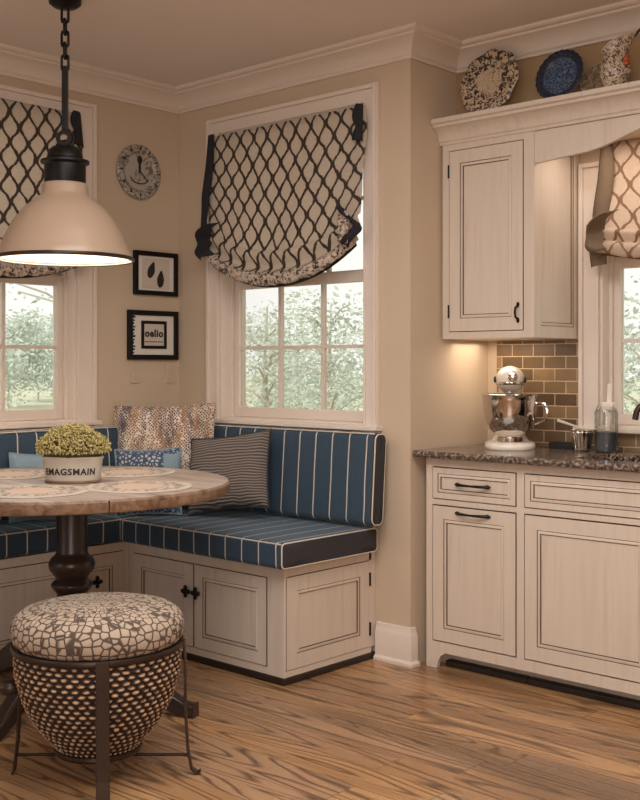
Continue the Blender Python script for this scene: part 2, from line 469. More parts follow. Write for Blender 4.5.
        o = bpy.data.objects.new(name, me); C.objects.link(o)
        if parent: o.parent = parent
        if loc: o.location = loc
        if rot: o.rotation_euler = rot
        if solid:
            md = o.modifiers.new('solid', 'SOLIDIFY'); md.thickness = solid; md.offset = 0
        if bevel:
            md = o.modifiers.new('bevel', 'BEVEL'); md.width = bevel; md.segments = 2; md.limit_method = 'ANGLE'; md.angle_limit = R(40)
        return o

def thing(name, label, cat, loc=(0, 0, 0), rz=0, group=None):
    o = bpy.data.objects.new(name, None); C.objects.link(o); o.empty_display_size = .05
    o.location = loc; o.rotation_euler = (0, 0, rz)
    return tag(o, label, cat, group)
def tag(o, label=None, cat=None, group=None, kind=None):
    if label: o['label'] = label
    if cat: o['category'] = cat
    if group: o['group'] = group
    if kind: o['kind'] = kind
    return o
def struct(o, label=None):
    o['kind'] = 'structure'
    if label: o['label'] = label
    return o

# ------------------------------------------------------------------ room shell
WA, WB, WC, XR, YS = -4.43, 3.74, 4.34, -2.884, 4.08
H = 2.74; XE, YF = 1.3, -1.7; T = .17
struct(MB().box(WA - T, XE, YF - .1, WC + .02, -.06, 0).build('floor', 'floor', smooth=False), 'oak plank floor with strong cathedral grain')
struct(MB().box(WA - T, XE + .1, YF - .1, WC + T, H, H + .12).build('ceiling', 'ceil', smooth=False), 'plain pale ceiling')

W1 = (-4.105, -3.135, 1.03, 2.48)     # window in the back wall (x range, z range)
W2 = (2.12, 3.095, 1.03, 2.48)        # window in the left wall (y range)
W3 = (-2.30, -.90, 1.03, 2.10)        # window over the sink (x range)
mb = MB()
mb.box(WA, WA - T, YF, W2[0], 0, H) if False else mb.box(WA - T, WA, YF, W2[0], 0, H)
mb.box(WA - T, WA, W2[1], WB + T, 0, H); mb.box(WA - T, WA, W2[0], W2[1], 0, W2[2]); mb.box(WA - T, WA, W2[0], W2[1], W2[3], H)
struct(mb.build('wall_left', 'wall', smooth=False), 'beige wall with clock and framed prints')
mb = MB()
mb.box(WA, W1[0], WB, WB + T, 0, H).box(W1[1], XR - T, WB, WB + T, 0, H).box(W1[0], W1[1], WB, WB + T, 0, W1[2]).box(W1[0], W1[1], WB, WB + T, W1[3], H)
struct(mb.build('wall_back', 'wall', smooth=False), 'beige wall behind the long bench')
struct(MB().box(XR - T, XR, WB, WC + T, 0, H).build('wall_return', 'wall', smooth=False), 'short beige return wall beside the kitchen counter')
mb = MB()
mb.box(XR, W3[0], WC, WC + T, 0, H).box(W3[1], XE, WC, WC + T, 0, H).box(W3[0], W3[1], WC, WC + T, 0, W3[2]).box(W3[0], W3[1], WC, WC + T, W3[3], H)
struct(mb.build('wall_sink', 'wall', smooth=False), 'wall behind the kitchen counter')
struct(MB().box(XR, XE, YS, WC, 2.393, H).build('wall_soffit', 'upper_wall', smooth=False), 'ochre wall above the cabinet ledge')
struct(MB().box(XE, XE + .1, YF, WC + T, 0, H).build('wall_right', 'wall', smooth=False), 'plain beige wall outside the frame')
struct(MB().box(WA - T, XE + .1, YF - .1, YF, 0, H).build('wall_front', 'wall', smooth=False), 'plain beige wall behind the camera')

def sweep(path, prof, name, mat, parent=None):
    # path: xy points, room on the right hand side of travel; prof: (out, z)
    P = [Vector(p) for p in path]; mb = MB(); n = len(prof); k = len(P)
    for j in range(k):
        d0 = (P[j] - P[j - 1]).normalized() if j > 0 else None
        d1 = (P[j + 1] - P[j]).normalized() if j < k - 1 else None
        n0 = Vector((d0.y, -d0.x)) if d0 else None; n1 = Vector((d1.y, -d1.x)) if d1 else None
        if n0 is None: m = n1
        elif n1 is None: m = n0
        else: m = (n0 + n1) / (1 + n0.dot(n1))
        for (o, z) in prof: mb.v.append((P[j].x + m.x * o, P[j].y + m.y * o, z))
    for j in range(k - 1):
        for i in range(n - 1): mb.face([j * n + i, (j + 1) * n + i, (j + 1) * n + i + 1, j * n + i + 1])
    mb.face(list(range(n))); mb.face(list(reversed(range((k - 1) * n, k * n))))
    return mb.build(name, mat, parent, angle=25)

crown = [(0, 2.612), (.012, 2.612), (.014, 2.624), (.022, 2.634), (.026, 2.65), (.036, 2.668), (.054, 2.688), (.074, 2.70), (.088, 2.706), (.09, 2.716), (.104, 2.72), (.112, 2.728), (.114, 2.74), (0, 2.74)]
crown = [(o_, 2.74 - (2.74 - z_) * .84) for (o_, z_) in crown]
struct(sweep([(WA, YF), (WA, WB), (XR, WB), (XR, YS), (XE, YS)], crown, 'trim_1', 'trim'), 'cream crown moulding round the ceiling')
base = [(0, 0), (.03, 0), (.03, .012), (.018, .022), (.018, .125), (.014, .135), (.010, .145), (.008, .162), (0, .165)]
struct(sweep([(-3.068, WB), (XR, WB), (XR, WB + .03)], base, 'baseboard_corner', 'trim'), 'cream baseboard at the foot of the wall corner')
struct(sweep([(WA, YF), (WA, .5)], base, 'baseboard_left', 'trim'))

# windows: local frame = x along the wall, -y into the room, origin at sill centre height 0
def ringframe(mb, x0, x1, z0, z1, w, y0, y1, mat=0, bottom=True):
    # flat frame of width w INSIDE the rect
    mb.box(x0, x0 + w, y0, y1, z0, z1, mat).box(x1 - w, x1, y0, y1, z0, z1, mat).box(x0 + w, x1 - w, y0, y1, z1 - w, z1, mat)
    if bottom: mb.box(x0 + w, x1 - w, y0, y1, z0, z0 + w, mat)
def window(name, label, w, z0, z1, loc, rz, panes, glaze_w=.017, meet=1.72, cas=.095, casbot=None):
    e = bpy.data.objects.new(name, None); C.objects.link(e); e.location = loc; e.rotation_euler = (0, 0, rz); struct(e, label)
    h = w / 2
    # casing with a raised outer bead
    mb = MB()
    for (i, o, ya) in ((.012, cas - .022, -.016), (cas - .022, cas - .004, -.030), (cas - .004, cas, -.020), (0, .012, -.021)):
        a0, a1 = -h - o, h + o; b0, b1 = -h - i, h + i; zt0, zt1 = z1 + i, z1 + o
        zb = casbot if casbot is not None else z0 - .02
        mb.box(a0, b0, ya, 0, zb, zt1).box(b1, a1, ya, 0, zb, zt1).box(b0, b1, ya, 0, zt0, zt1)
    mb.build('window_frame', 'trim', e, smooth=False, bevel=.003)
    mb = MB(); mb.box(-h, -h + .012, 0, T, z0, z1).box(h - .012, h, 0, T, z0, z1).box(-h + .012, h - .012, 0, T, z1 - .012, z1).box(-h + .012, h - .012, 0, T, z0, z0 + .012)
    mb.box(-h + .012, -h + .026, .06, .075, z0, z1).box(h - .026, h - .012, .06, .075, z0, z1)
    mb.build('window_jamb', 'trim', e, smooth=False)
    mb = MB(); mb.box(-h - cas - .015, h + cas + .015, -.045, .06, z0 - .018, z0 + .004)
    mb.build('window_sill', 'trim', e, smooth=False, bevel=.004)
    def sash(nm, za, zb, ya, yb, top, rows, first):
        x0, x1 = -h + .014, h - .014; mb = MB(); st = .044
        mb.box(x0, x0 + st, ya, yb, za, zb).box(x1 - st, x1, ya, yb, za, zb).box(x0 + st, x1 - st, ya, yb, za, za + .05).box(x0 + st, x1 - st, ya, yb, zb - top, zb)
        s_ = mb.build(nm, 'trim', e, smooth=False, bevel=.003)
        gx0, gx1 = x0 + st, x1 - st; gz0, gz1 = za + .05, zb - top
        mb = MB()
        for k in range(1, panes): 
            x = gx0 + (gx1 - gx0) * k / panes; mb.box(x - glaze_w / 2, x + glaze_w / 2, ya + .006, yb - .006, gz0, gz1)
        for k in range(1, rows):
            z = gz0 + (gz1 - gz0) * k / rows; mb.box(gx0, gx1, ya + .008, yb - .008, z - glaze_w / 2, z + glaze_w / 2)
        mb.build('muntins', 'trim', s_, smooth=False)
        ym = (ya + yb) / 2
        g = MB(); g.box(gx0, gx1, ym - .0015, ym + .0015, gz0, gz1); g.build('pane', 'glass', s_, smooth=False)
    sash('lower_sash', z0 + .012, meet + .02, .078, .113, .05, 2, True)
    sash('upper_sash', meet - .02, z1 - .012, .116, .15, .05, 2, False)
    return e
window('window_1', 'white framed sash window above the long bench', W1[1] - W1[0], W1[2], W1[3], ((W1[0] + W1[1]) / 2, WB, 0), 0, 3, cas=.08, casbot=1.0)
window('window_2', 'white framed sash window in the left wall', W2[1] - W2[0], W2[2], W2[3], (WA, (W2[0] + W2[1]) / 2, 0), R(90), 3, cas=.105, casbot=1.0)
window('window_3', 'white framed sash window over the sink', W3[1] - W3[0], W3[2], W3[3], ((W3[0] + W3[1]) / 2, WC, 0), 0, 4, cas=.095, casbot=1.0, meet=1.76)

# backsplash
struct(MB().box(XR + .055, W3[0] - .097, WC - .008, WC, .935, 1.415).box(W3[0] - .097, W3[1] + .1, WC - .008, WC, .935, 1.008).box(W3[1] + .1, XE, WC - .008, WC, .935, 1.415).build('wall_backsplash', 'tile', smooth=False), 'brown subway tile backsplash')

# ------------------------------------------------------------------ cabinet doors and boxes
def door_mesh(w, h, fr=.055, t=.02, raised=False):
    mb = MB()
    mb.rings(w, h, [(0, .002, 1), (.0018, 0, 1), (fr, 0, 0), (fr + .0025, .0025, 1), (fr + .010, .0005, 0), (fr + .014, .001, 0), (fr + .0175, .006, 1), (fr + .024, .0062, 0)], t)
    return mb
def door(name, w, h, loc, rz, parent, fr=.055, label=None):
    o = door_mesh(w, h, fr).build(name, ['cream', 'glaze'], parent, smooth=False, loc=loc, rot=(0, 0, rz))
    if label: o['label'] = label
    return o
def knob_cross(parent, x, z):
    # cruciform iron knob
    mb = MB()
    mb.tube([(x, 0, z), (x, -.02, z)], .006, 8)
    mb.tube([(x - .018, -.022, z), (x + .018, -.022, z)], [.0085, .0085], 8)
    mb.tube([(x, -.022, z - .018), (x, -.022, z + .018)], [.0085, .0085], 8)
    for (dx, dz) in ((-.018, 0), (.018, 0), (0, .018), (0, -.018)): mb.ball((x + dx, -.022, z + dz), .0105, .009, .0105, 8, 6)
    mb.ball((x, -.03, z), .010, .010, .010, 10, 6)
    return mb.build('knob', 'black', parent)
def bow_handle(parent, x, z, L=.15):
    mb = MB()
    pts = [(x + (k / 12 - .5) * L, -.004 - .022 * math.sin(PI * k / 12) ** .6, z) for k in range(13)]
    mb.tube(pts, [.0075 if k in (0, 12) else .0045 + .002 * abs(math.cos(PI * k / 12)) for k in range(13)], 8)
    for s in (-1, 1):
        mb.ball((x + s * L / 2, -.005, z), .013, .005, .009, 10, 6)
        mb.ball((x + s * (L / 2 + .008), -.004, z), .008, .004, .005, 8, 6)
    return mb.build('handle', 'black', parent)
def hinge(parent, x, z, y=-.003):
    mb = MB(); mb.tube([(x, y, z - .022), (x, y, z + .022)], .0042, 8); mb.ball((x, y, z + .025), .005, .005, .005, 8, 6); mb.ball((x, y, z - .025), .005, .005, .005, 8, 6)
    return mb.build('hinge', 'black', parent)

# base cabinets: origin at the face-frame front, on the floor
def base_cabinet(name, label, x0, x1, cols, foot_left=False, foot_right=False, handles=True, sink=False):
    YFR = 3.79
    e = thing(name, label, 'cabinet', (x0, YFR, 0)); W = x1 - x0
    D = WC - .012 - YFR
    mb = MB()
    TOP = .904
    # carcass with toe recess
    if sink:
        mb.box(0, .018, .02, D, .10, TOP).box(W - .018, W, .02, D, .10, TOP).box(.018, W - .018, .02, D, .10, .12).box(.018, W - .018, D - .015, D, .12, TOP)
    else: mb.box(0, W, .02, D, .10, TOP)
    mb.box(0, W, .09, D, 0, .10)
    mb.build('carcass', 'cream', e, smooth=False)
    f = MB()
    xs = sorted({0, W} | {c[0] - x0 for c in cols} | {c[1] - x0 for c in cols})
    f.box(0, W, 0, .02, .868, TOP)
    for c_ in cols: f.box(c_[0] - x0, c_[1] - x0, 0, .02, .705, .727)
    f.box(0, cols[0][0] - x0, 0, .02, .115, .868)
    for a, b in zip(cols[:-1], cols[1:]): f.box(a[1] - x0, b[0] - x0, 0, .02, .115, .868)
    f.box(cols[-1][1] - x0, W, 0, .02, .115, .868)
    # bottom rail with furniture feet
    poly = [(0, .115)]
    if foot_left: poly += [(0, 0), (.055, 0), (.062, .03), (.075, .055), (.10, .07)]
    else: poly += [(0, .07)]
    if foot_right: poly += [(W - .10, .07), (W - .075, .055), (W - .062, .03), (W - .055, 0), (W, 0)]
    else: poly += [(W, .07)]
    poly += [(W, .115)]
    f.prism(poly, 0, .02)
    f.build('face_frame', 'cream', e, smooth=False)
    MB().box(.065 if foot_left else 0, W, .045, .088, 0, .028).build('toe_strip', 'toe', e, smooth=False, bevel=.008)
    for (a, b, kind) in cols:
        w_ = b - a - .006
        d = door('drawer', w_, .135, (a - x0 + .003, -.002, .730), 0, e, fr=.026)
        if kind == 'h': bow_handle(d, w_ / 2, .068)
        d = door('door', w_, .582, (a - x0 + .003, -.002, .119), 0, e, fr=.057)
        if kind == 'h': bow_handle(d, w_ / 2, .557)
    return e
base_cabinet('base_cabinet', 'cream base cabinet with black bow handles on drawer and door', -2.835, -2.362, [(-2.803, -2.38, 'h')], foot_left=True)
base_cabinet('base_cabinet', 'cream sink base cabinet with wide false drawer front and no handles', -2.362, -1.17, [(-2.345, -1.775, ''), (-1.757, -1.187, '')], sink=True)
base_cabinet('base_cabinet', 'cream base cabinet right of the sink, outside the frame', -1.17, -.10, [(-1.15, -.65, 'h'), (-.63, -.12, 'h')], foot_right=True)

# granite top with a sink opening
SX0, SX1, SY0, SY1 = -2.16, -1.36, 3.86, 4.15
cx0, cx1, cy0, cy1 = XR + .012, -.07, 3.745, WC - .009
mb = MB()
def slab(x0, x1, y0, y1):
    mb.box(x0, x1, y0, y1, .9065, .935)
slab(cx0, SX0, cy0, cy1); slab(SX1, cx1, cy0, cy1); slab(SX0, SX1, cy0, SY0); slab(SX0, SX1, SY1, cy1)
ct = mb.build('countertop', 'granite', None, smooth=False)
tag(ct, 'speckled brown granite countertop with rough chiselled front edge', 'countertop')
mb = MB()
n = 240
def edgef(u, v):
    x = cx0 + (cx1 - cx0) * u; a = PI * v
    r = .006 + .004 * noise.noise(Vector((x * 60, v * 3, 0))) + .002 * noise.noise(Vector((x * 190, v * 9, 4)))
    return (x, cy0 - r * math.sin(a), .9355 - .029 * v)
mb.grid(n * 2, 8, edgef)
mb.build('edge', 'granite_edge', ct)['label'] = 'rough chiselled edge'
mb = MB()
mb.box(SX0 - .01, SX1 + .01, SY0 - .01, SY1 + .01, .70, .705)
for (a, b, c, d) in ((SX0 - .01, SX0, SY0 - .01, SY1 + .01), (SX1, SX1 + .01, SY0 - .01, SY1 + .01), (SX0, SX1, SY0 - .01, SY0), (SX0, SX1, SY1, SY1 + .01)): mb.box(a, b, c, d, .705, .906)
sk = thing('sink', 'dark undermount kitchen sink set into the granite counter', 'sink', (0, 0, 0))
mb.build('basin', 'bronze', sk, smooth=False)
mb = MB().lathe([(.0, 0), (.035, 0), (.04, .004), (.0, .006)], 20, ((SX0 + SX1) / 2, (SY0 + SY1) / 2, .7055)); mb.build('drain', 'chrome', sk)

# wall cabinets
def wall_cabinet(label, x0, handle_right=True):
    W, Y0 = .465, 3.96; Z0, Z1 = 1.42, 2.285
    e = thing('wall_cabinet', label, 'cabinet', (x0, Y0, Z0)); D = WC - Y0; h = Z1 - Z0
    mb = MB(); mb.box(0, W, .02, D - .001, 0, h).build('carcass', 'cream', e, smooth=False)
    f = MB(); f.box(0, .035, 0, .02, 0, h).box(W - .045, W, 0, .02, 0, h).box(.035, W - .045, 0, .02, 0, .03).box(.035, W - .045, 0, .02, h - .028, h)
    f.build('face_frame', 'cream', e, smooth=False)
    dw, dh = W - .08 - .004, h - .058 - .004
    d = door('door', dw, dh, (.037, -.002, .032), 0, e, fr=.058)
    hx = dw - .024 if handle_right else .024
    mb = MB(); mb.tube([(hx, -.004, .045), (hx, -.022, .055), (hx, -.026, .075), (hx, -.022, .095), (hx, -.004, .105)], .0048, 8)
    mb.ball((hx, -.003, .042), .008, .005, .012, 8, 6); mb.ball((hx, -.003, .108), .008, .005, .012, 8, 6); mb.build('handle', 'black', d)
    xx = -.001 if handle_right else dw + .001
    hinge(d, xx, .09); hinge(d, xx, dh - .09)
    # decorated side panel
    sp_ = MB().rings(D - .002, h, [(0, 0, 0), (.05, 0, 0), (.0525, .0025, 1), (.060, .0005, 0), (.064, .001, 0), (.0675, .005, 1), (.074, .0055, 0)], .006)
    sp_.build('side_panel', ['cream', 'glaze'], e, smooth=False, loc=(W + .006, 0, 0) if handle_right else (-.006, D - .002, 0), rot=(0, 0, R(90 if handle_right else -90)))
    return e
wall_cabinet('cream wall cabinet with glazed door above the stand mixer', -2.872)
wall_cabinet('cream wall cabinet right of the sink window, outside the frame', -.795, False)

# cornice shelf and arched valance joining the wall cabinets
e = thing('cornice_shelf', 'long cream cornice with arched valance above cabinet and sink window', 'cornice', (0, 0, 0))
cor = [(.0, 2.285), (.006, 2.285), (.008, 2.296), (.014, 2.302), (.017, 2.318), (.030, 2.340), (.052, 2.356), (.060, 2.358), (.062, 2.368), (.074, 2.374), (.076, 2.386), (.076, 2.392), (.0, 2.392)]
sweep([(XR + .002, 3.96), (-.33, 3.96)], cor, 'moulding', 'cream', e)
MB().box(XR + .002, -.33, 3.96, YS - .002, 2.286, 2.392).build('shelf_board', 'cream', e, smooth=False)
mb = MB(); xa, xb = -2.401, -.799; xm = (xa + xb) / 2
N = 48
def zb(x):
    d = min(x - xa, xb - x)
    if d < .20: return 2.150 + .014 * (d / .2)
    t_ = min(1, (d - .20) / .40); t_ = t_ * t_ * (3 - 2 * t_)
    return 2.164 + .085 * t_
for k in range(N):
    x0_ = xa + (xb - xa) * k / N; x1_ = xa + (xb - xa) * (k + 1) / N
    b = len(mb.v)
    for (x, y) in ((x0_, 3.965), (x1_, 3.965), (x1_, 3.985), (x0_, 3.985)): mb.v.append((x, y, zb(x)))
    for (x, y) in ((x0_, 3.965), (x1_, 3.965), (x1_, 3.985), (x0_, 3.985)): mb.v.append((x, y, 2.285))
    for q in ((3, 2, 1, 0), (0, 1, 5, 4), (2, 3, 7, 6)): mb.face([b + i for i in q])
mb.build('valance', 'cream', e, smooth=False)
MB().box(xa, xb, 3.986, WC - .001, 2.264, 2.284).build('soffit_board', 'cream', e, smooth=False)
light('cabinet_light', 'AREA', (-2.72, 4.16, 1.405), (0, 0, 0), 1.0, (1, .84, .66), shape='RECTANGLE', size=.3, size_y=.22)
light('valance_light', 'AREA', (-2.05, 4.12, 2.25), (0, 0, 0), 1.8, (1, .86, .74), shape='RECTANGLE', size=.5, size_y=.12)

# ------------------------------------------------------------------ benches
SH, BT = .478, 1.0
bx1 = -3.08; by0 = 3.156; ax1 = -4.10
e = thing('bench', 'cream panelled storage bench under the back window', 'bench', (0, 0, 0))
MB().box(WA + .001, bx1 - .02, by0 + .021, WB - .001, .03, SH).build('carcass', 'cream', e, smooth=False)
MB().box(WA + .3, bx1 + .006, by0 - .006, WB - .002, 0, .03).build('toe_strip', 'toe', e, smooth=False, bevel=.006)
f = MB(); f.box(ax1 + .001, -4.06, by0, by0 + .02, .03, SH).box(-3.175, bx1, by0, by0 + .02, .03, SH).box(-4.06, -3.175, by0, by0 + .02, .03, .06).box(-4.06, -3.175, by0, by0 + .02, .43, SH).box(-3.632, -3.628, by0, by0 + .02, .06, .43)
f.box(bx1 - .02, bx1, by0 + .02, WB - .03, .03, .055).box(bx1 - .02, bx1, by0 + .02, WB - .03, .44, SH).box(bx1 - .02, bx1, WB - .045, WB - .002, .055, SH)
f.build('face_frame', 'cream', e, smooth=False)
d1 = door('door', .424, .366, (-4.058, by0 - .003, .062), 0, e, fr=.058); knob_cross(d1, .395, .245)
d2 = door('door', .448, .366, (-3.626, by0 - .003, .062), 0, e, fr=.052); knob_cross(d2, .028, .245)
ep = door('end_panel', .526, .382, (bx1 + .002, by0 + .012, .056), R(90), e, fr=.062)
hinge(ep, .529, .08); hinge(ep, .529, .30)
MB().box(WA + .001, bx1 + .004, WB - .028, WB - .001, SH + .001, BT - .004).box(WA + .001, bx1 + .008, WB - .05, WB - .001, BT - .004, BT + .006).build('trim_2', 'cream', None, smooth=False, bevel=.003); struct(bpy.data.objects['trim_2'], 'cream wooden back board of the bench under the back window')
e2 = thing('bench', 'cream panelled storage bench along the left wall behind the table', 'bench', (0, 0, 0))
AY0 = .6
MB().box(WA + .001, ax1 - .02, AY0, by0 - .001, .03, SH).build('carcass', 'cream', e2, smooth=False)
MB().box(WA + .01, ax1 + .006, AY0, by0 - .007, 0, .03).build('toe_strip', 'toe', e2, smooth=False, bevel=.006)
f = MB(); f.box(ax1 - .02, ax1, AY0, by0, .03, .055).box(ax1 - .02, ax1, AY0, by0, .44, SH)
ys = [AY0 + .03, 1.09, 1.57, 2.33, by0 - .03]
ys = [.63, 1.28, 1.30, 2.22, 2.245, 3.125]
for a, b in ((AY0, .63), (1.28, 1.30), (2.22, 2.245), (3.125, by0)): f.box(ax1 - .02, ax1, a, b, .055, .44)
f.build('face_frame', 'cream', e2, smooth=False)
for a, b, kx in ((.63, 1.28, .61), (1.30, 2.22, .05), (2.245, 3.125, .735)):
    d = door('door', b - a - .004, .381, (ax1 + .003, a + .002, .057), R(90), e2, fr=.06)
    knob_cross(d, kx - (.02 if kx > .5 else 0), .26)
MB().box(WA + .001, WA + .028, AY0, WB - .052, SH + .001, BT - .004).box(WA + .001, WA + .05, AY0, WB - .052, BT - .004, BT + .006).build('trim_3', 'cream', None, smooth=False, bevel=.003); struct(bpy.data.objects['trim_3'], 'cream wooden back board along the left wall')

def rbox(L, Dp, Hh, r, mb=None, nx=28, puff=0, m_end=1):
    # rounded-box cushion centred on the origin (x = length)
    mb = mb or MB()
    def prof(v):      # closed rounded rectangle in yz
        n = 4; a = v * 4; k = int(a) % 4; t_ = a - int(a)
        return k, t_
    secs = []
    pts = []
    cs = ((Dp / 2 - r, Hh / 2 - r, 0), (-Dp / 2 + r, Hh / 2 - r, 90), (-Dp / 2 + r, -Hh / 2 + r, 180), (Dp / 2 - r, -Hh / 2 + r, 270))
    for ci, (cy, cz, a0) in enumerate(cs):
        for q in range(6):
            a = R(a0 + 18 * q); pts.append((cy + r * math.cos(a), cz + r * math.sin(a)))
        ny, nz, na = cs[(ci + 1) % 4]
        a = R(na); e_ = (ny + r * math.cos(a), nz + r * math.sin(a)); s_ = pts[-1]
        for q in range(1, 5): pts.append((s_[0] + (e_[0] - s_[0]) * q / 5, s_[1] + (e_[1] - s_[1]) * q / 5))
    K = len(pts)
    xs = [(-L / 2, 1 - r * 1.4), ] 
    prof_x = [(-L / 2, .55), (-L / 2, .9), (-L / 2 + r * .3, .97)] + [(-L / 2 + r + (L - 2 * r) * i / nx, 1) for i in range(nx + 1)] + [(L / 2 - r * .3, .97), (L / 2, .9), (L / 2, .55)]
    b = len(mb.v)
    for (x, s_) in prof_x:
        ins = (1 - s_) * r * 2.2 if s_ > .6 else None
        for (y, z) in pts:
            if ins is None: mb.v.append((x, y * .5, z * .3))
            else:
                yy = y * (1 - ins / (Dp / 2)) ; zz = z * (1 - ins / (Hh / 2))
                p = 1 + puff * (1 - (2 * x / L) ** 2) * (1 - min(1, abs(y) / (Dp / 2)) ** 2)
                mb.v.append((x, yy, zz * p))
    nR = len(prof_x)
    for j in range(nR - 1):
        for i in range(K):
            i1 = (i + 1) % K
            mb.face([b + j * K + i, b + (j + 1) * K + i, b + (j + 1) * K + i1, b + j * K + i1], m_end if (j < 2 or j >= nR - 3) else 0)
    mb.face([b + i for i in range(K)], m_end); mb.face([b + (nR - 1) * K + i for i in reversed(range(K))], m_end)
    return mb, pts
def cushion(name, label, L, Dp, Hh, r, loc, rz=0, rx=0, group=None, puff=.06, pipes=(0, 1), cat='cushion', end='charcoal'):
    e = thing(name, label, cat, loc, rz, group); e.rotation_euler = (rx, 0, rz)
    mb, pts = rbox(L, Dp, Hh, r, puff=puff)
    mb.build('cover', ['blue', end], e, angle=60)
    p = MB(); q = .0032
    for s in (-1, 1):
        x = s * (L / 2 - .002)
        ins = .1 * r * 2.2
        p.tube([(x, y * (1 - ins / (Dp / 2)), z * (1 - ins / (Hh / 2))) for (y, z) in pts], q, 6, closed=True)
    # long seam
    yf = -Dp / 2 + .004; zt = Hh / 2 - .006
    p.tube([(-L / 2 + .005, yf, zt), (L / 2 - .005, yf, zt)], q, 6)
    p.build('piping', 'piping', e)
    return e
# seat cushions (local x = length)
g1 = None
SL = bx1 + .045 - (ax1 + .012)
cushion('seat_cushion', 'thick blue striped seat cushion on the bench under the back window', SL, .605, .108, .018, ((bx1 + .045 + ax1 + .012) / 2, 3.095 + .605 / 2, SH + .059), cat='cushion')
AL = 3.62 - AY0
cushion('seat_cushion', 'blue striped seat cushion on the bench along the left wall', AL, .330, .108, .018, (ax1 + .010 - .165, AY0 + AL / 2, SH + .059), R(90))
# back cushions
BL = bx1 + .095 - (WA + .165)
cushion('back_cushion', 'blue striped back cushion against the wall under the back window', BL, .085, .405, .03, ((bx1 + .095 + WA + .165) / 2, WB - .032 - .058, SH + .329), rx=R(-4), puff=.0)
cushion('back_cushion', 'blue striped back cushion against the left wall below its window', 3.0, .085, .40, .03, (WA + .03 + .058, 3.70 - 1.5, SH + .327), R(90), R(-4), puff=.0)

def pillow(name, label, w, h, t, loc, rot, mat, trim=None, group=None):
    e = thing(name, label, 'pillow', loc, 0, group); e.rotation_euler = rot
    mb = MB()
    def fn(side):
        def f_(u, v):
            a, b = 2 * u - 1, 2 * v - 1
            k = (max(0, 1 - a ** 4) * max(0, 1 - b ** 4)) ** .5
            pin = 1 - .06 * (1 - abs(b) ** 2) * abs(a) ** 3; pin2 = 1 - .07 * (1 - abs(a) ** 2) * abs(b) ** 3
            wr = .006 * noise.noise(Vector((a * 2.3, b * 2.3, side * 3 + w * 10)))
            return (a * w / 2 * pin, side * (t / 2 * k + wr * k), b * h / 2 * pin2)
        return f_
    mb.grid(24, 24, fn(-1), 0); mb.grid(24, 24, fn(1), 0)
    mb.build('cover', mat, e, angle=80)
    p = MB(); P = []
    f0 = fn(0)
    for k in range(24): P.append(f0(k / 24, 0))
    for k in range(24): P.append(f0(1, k / 24))
    for k in range(24): P.append(f0(1 - k / 24, 1))
    for k in range(24): P.append(f0(0, 1 - k / 24))
    p.tube(P, .005, 6, closed=True); p.build('piping', trim or mat, e)
    return e
pillow('throw_pillow', 'large snakeskin print pillow in the bench corner', .50, .46, .12, (-4.13, 3.40, .885), (R(-10), R(-2), R(40)), 'snake')
pillow('throw_pillow', 'taupe ribbed pillow leaning on the back cushion of the bench', .44, .365, .13, (-3.73, 3.455, .803), (R(-17), R(-8), R(16)), 'ribbed', 'charcoal')
p3 = pillow('throw_pillow', 'small blue and white print pillow with pale blue border behind the table', .31, .315, .085, (-4.065, 3.245, .752), (R(-8), R(-2), R(44)), 'blue_toile', 'lightblue')
MB().grid(10, 12, lambda u, v: ((.080 + u * .078), -(.053 * (max(0, 1 - (2 * (.74 + .26 * u) - 1) ** 4) * max(0, 1 - (2 * v - 1) ** 4)) ** .5 + .002), (v - .5) * .295 * (1 - .06 * u))).build('border', 'lightblue', p3)['label'] = 'pale blue border'
pillow('throw_pillow', 'small pale blue pillow on the left bench behind the flower pot', .26, .305, .08, (-4.245, 2.75, .755), (R(-6), R(3), R(86)), 'lightblue')

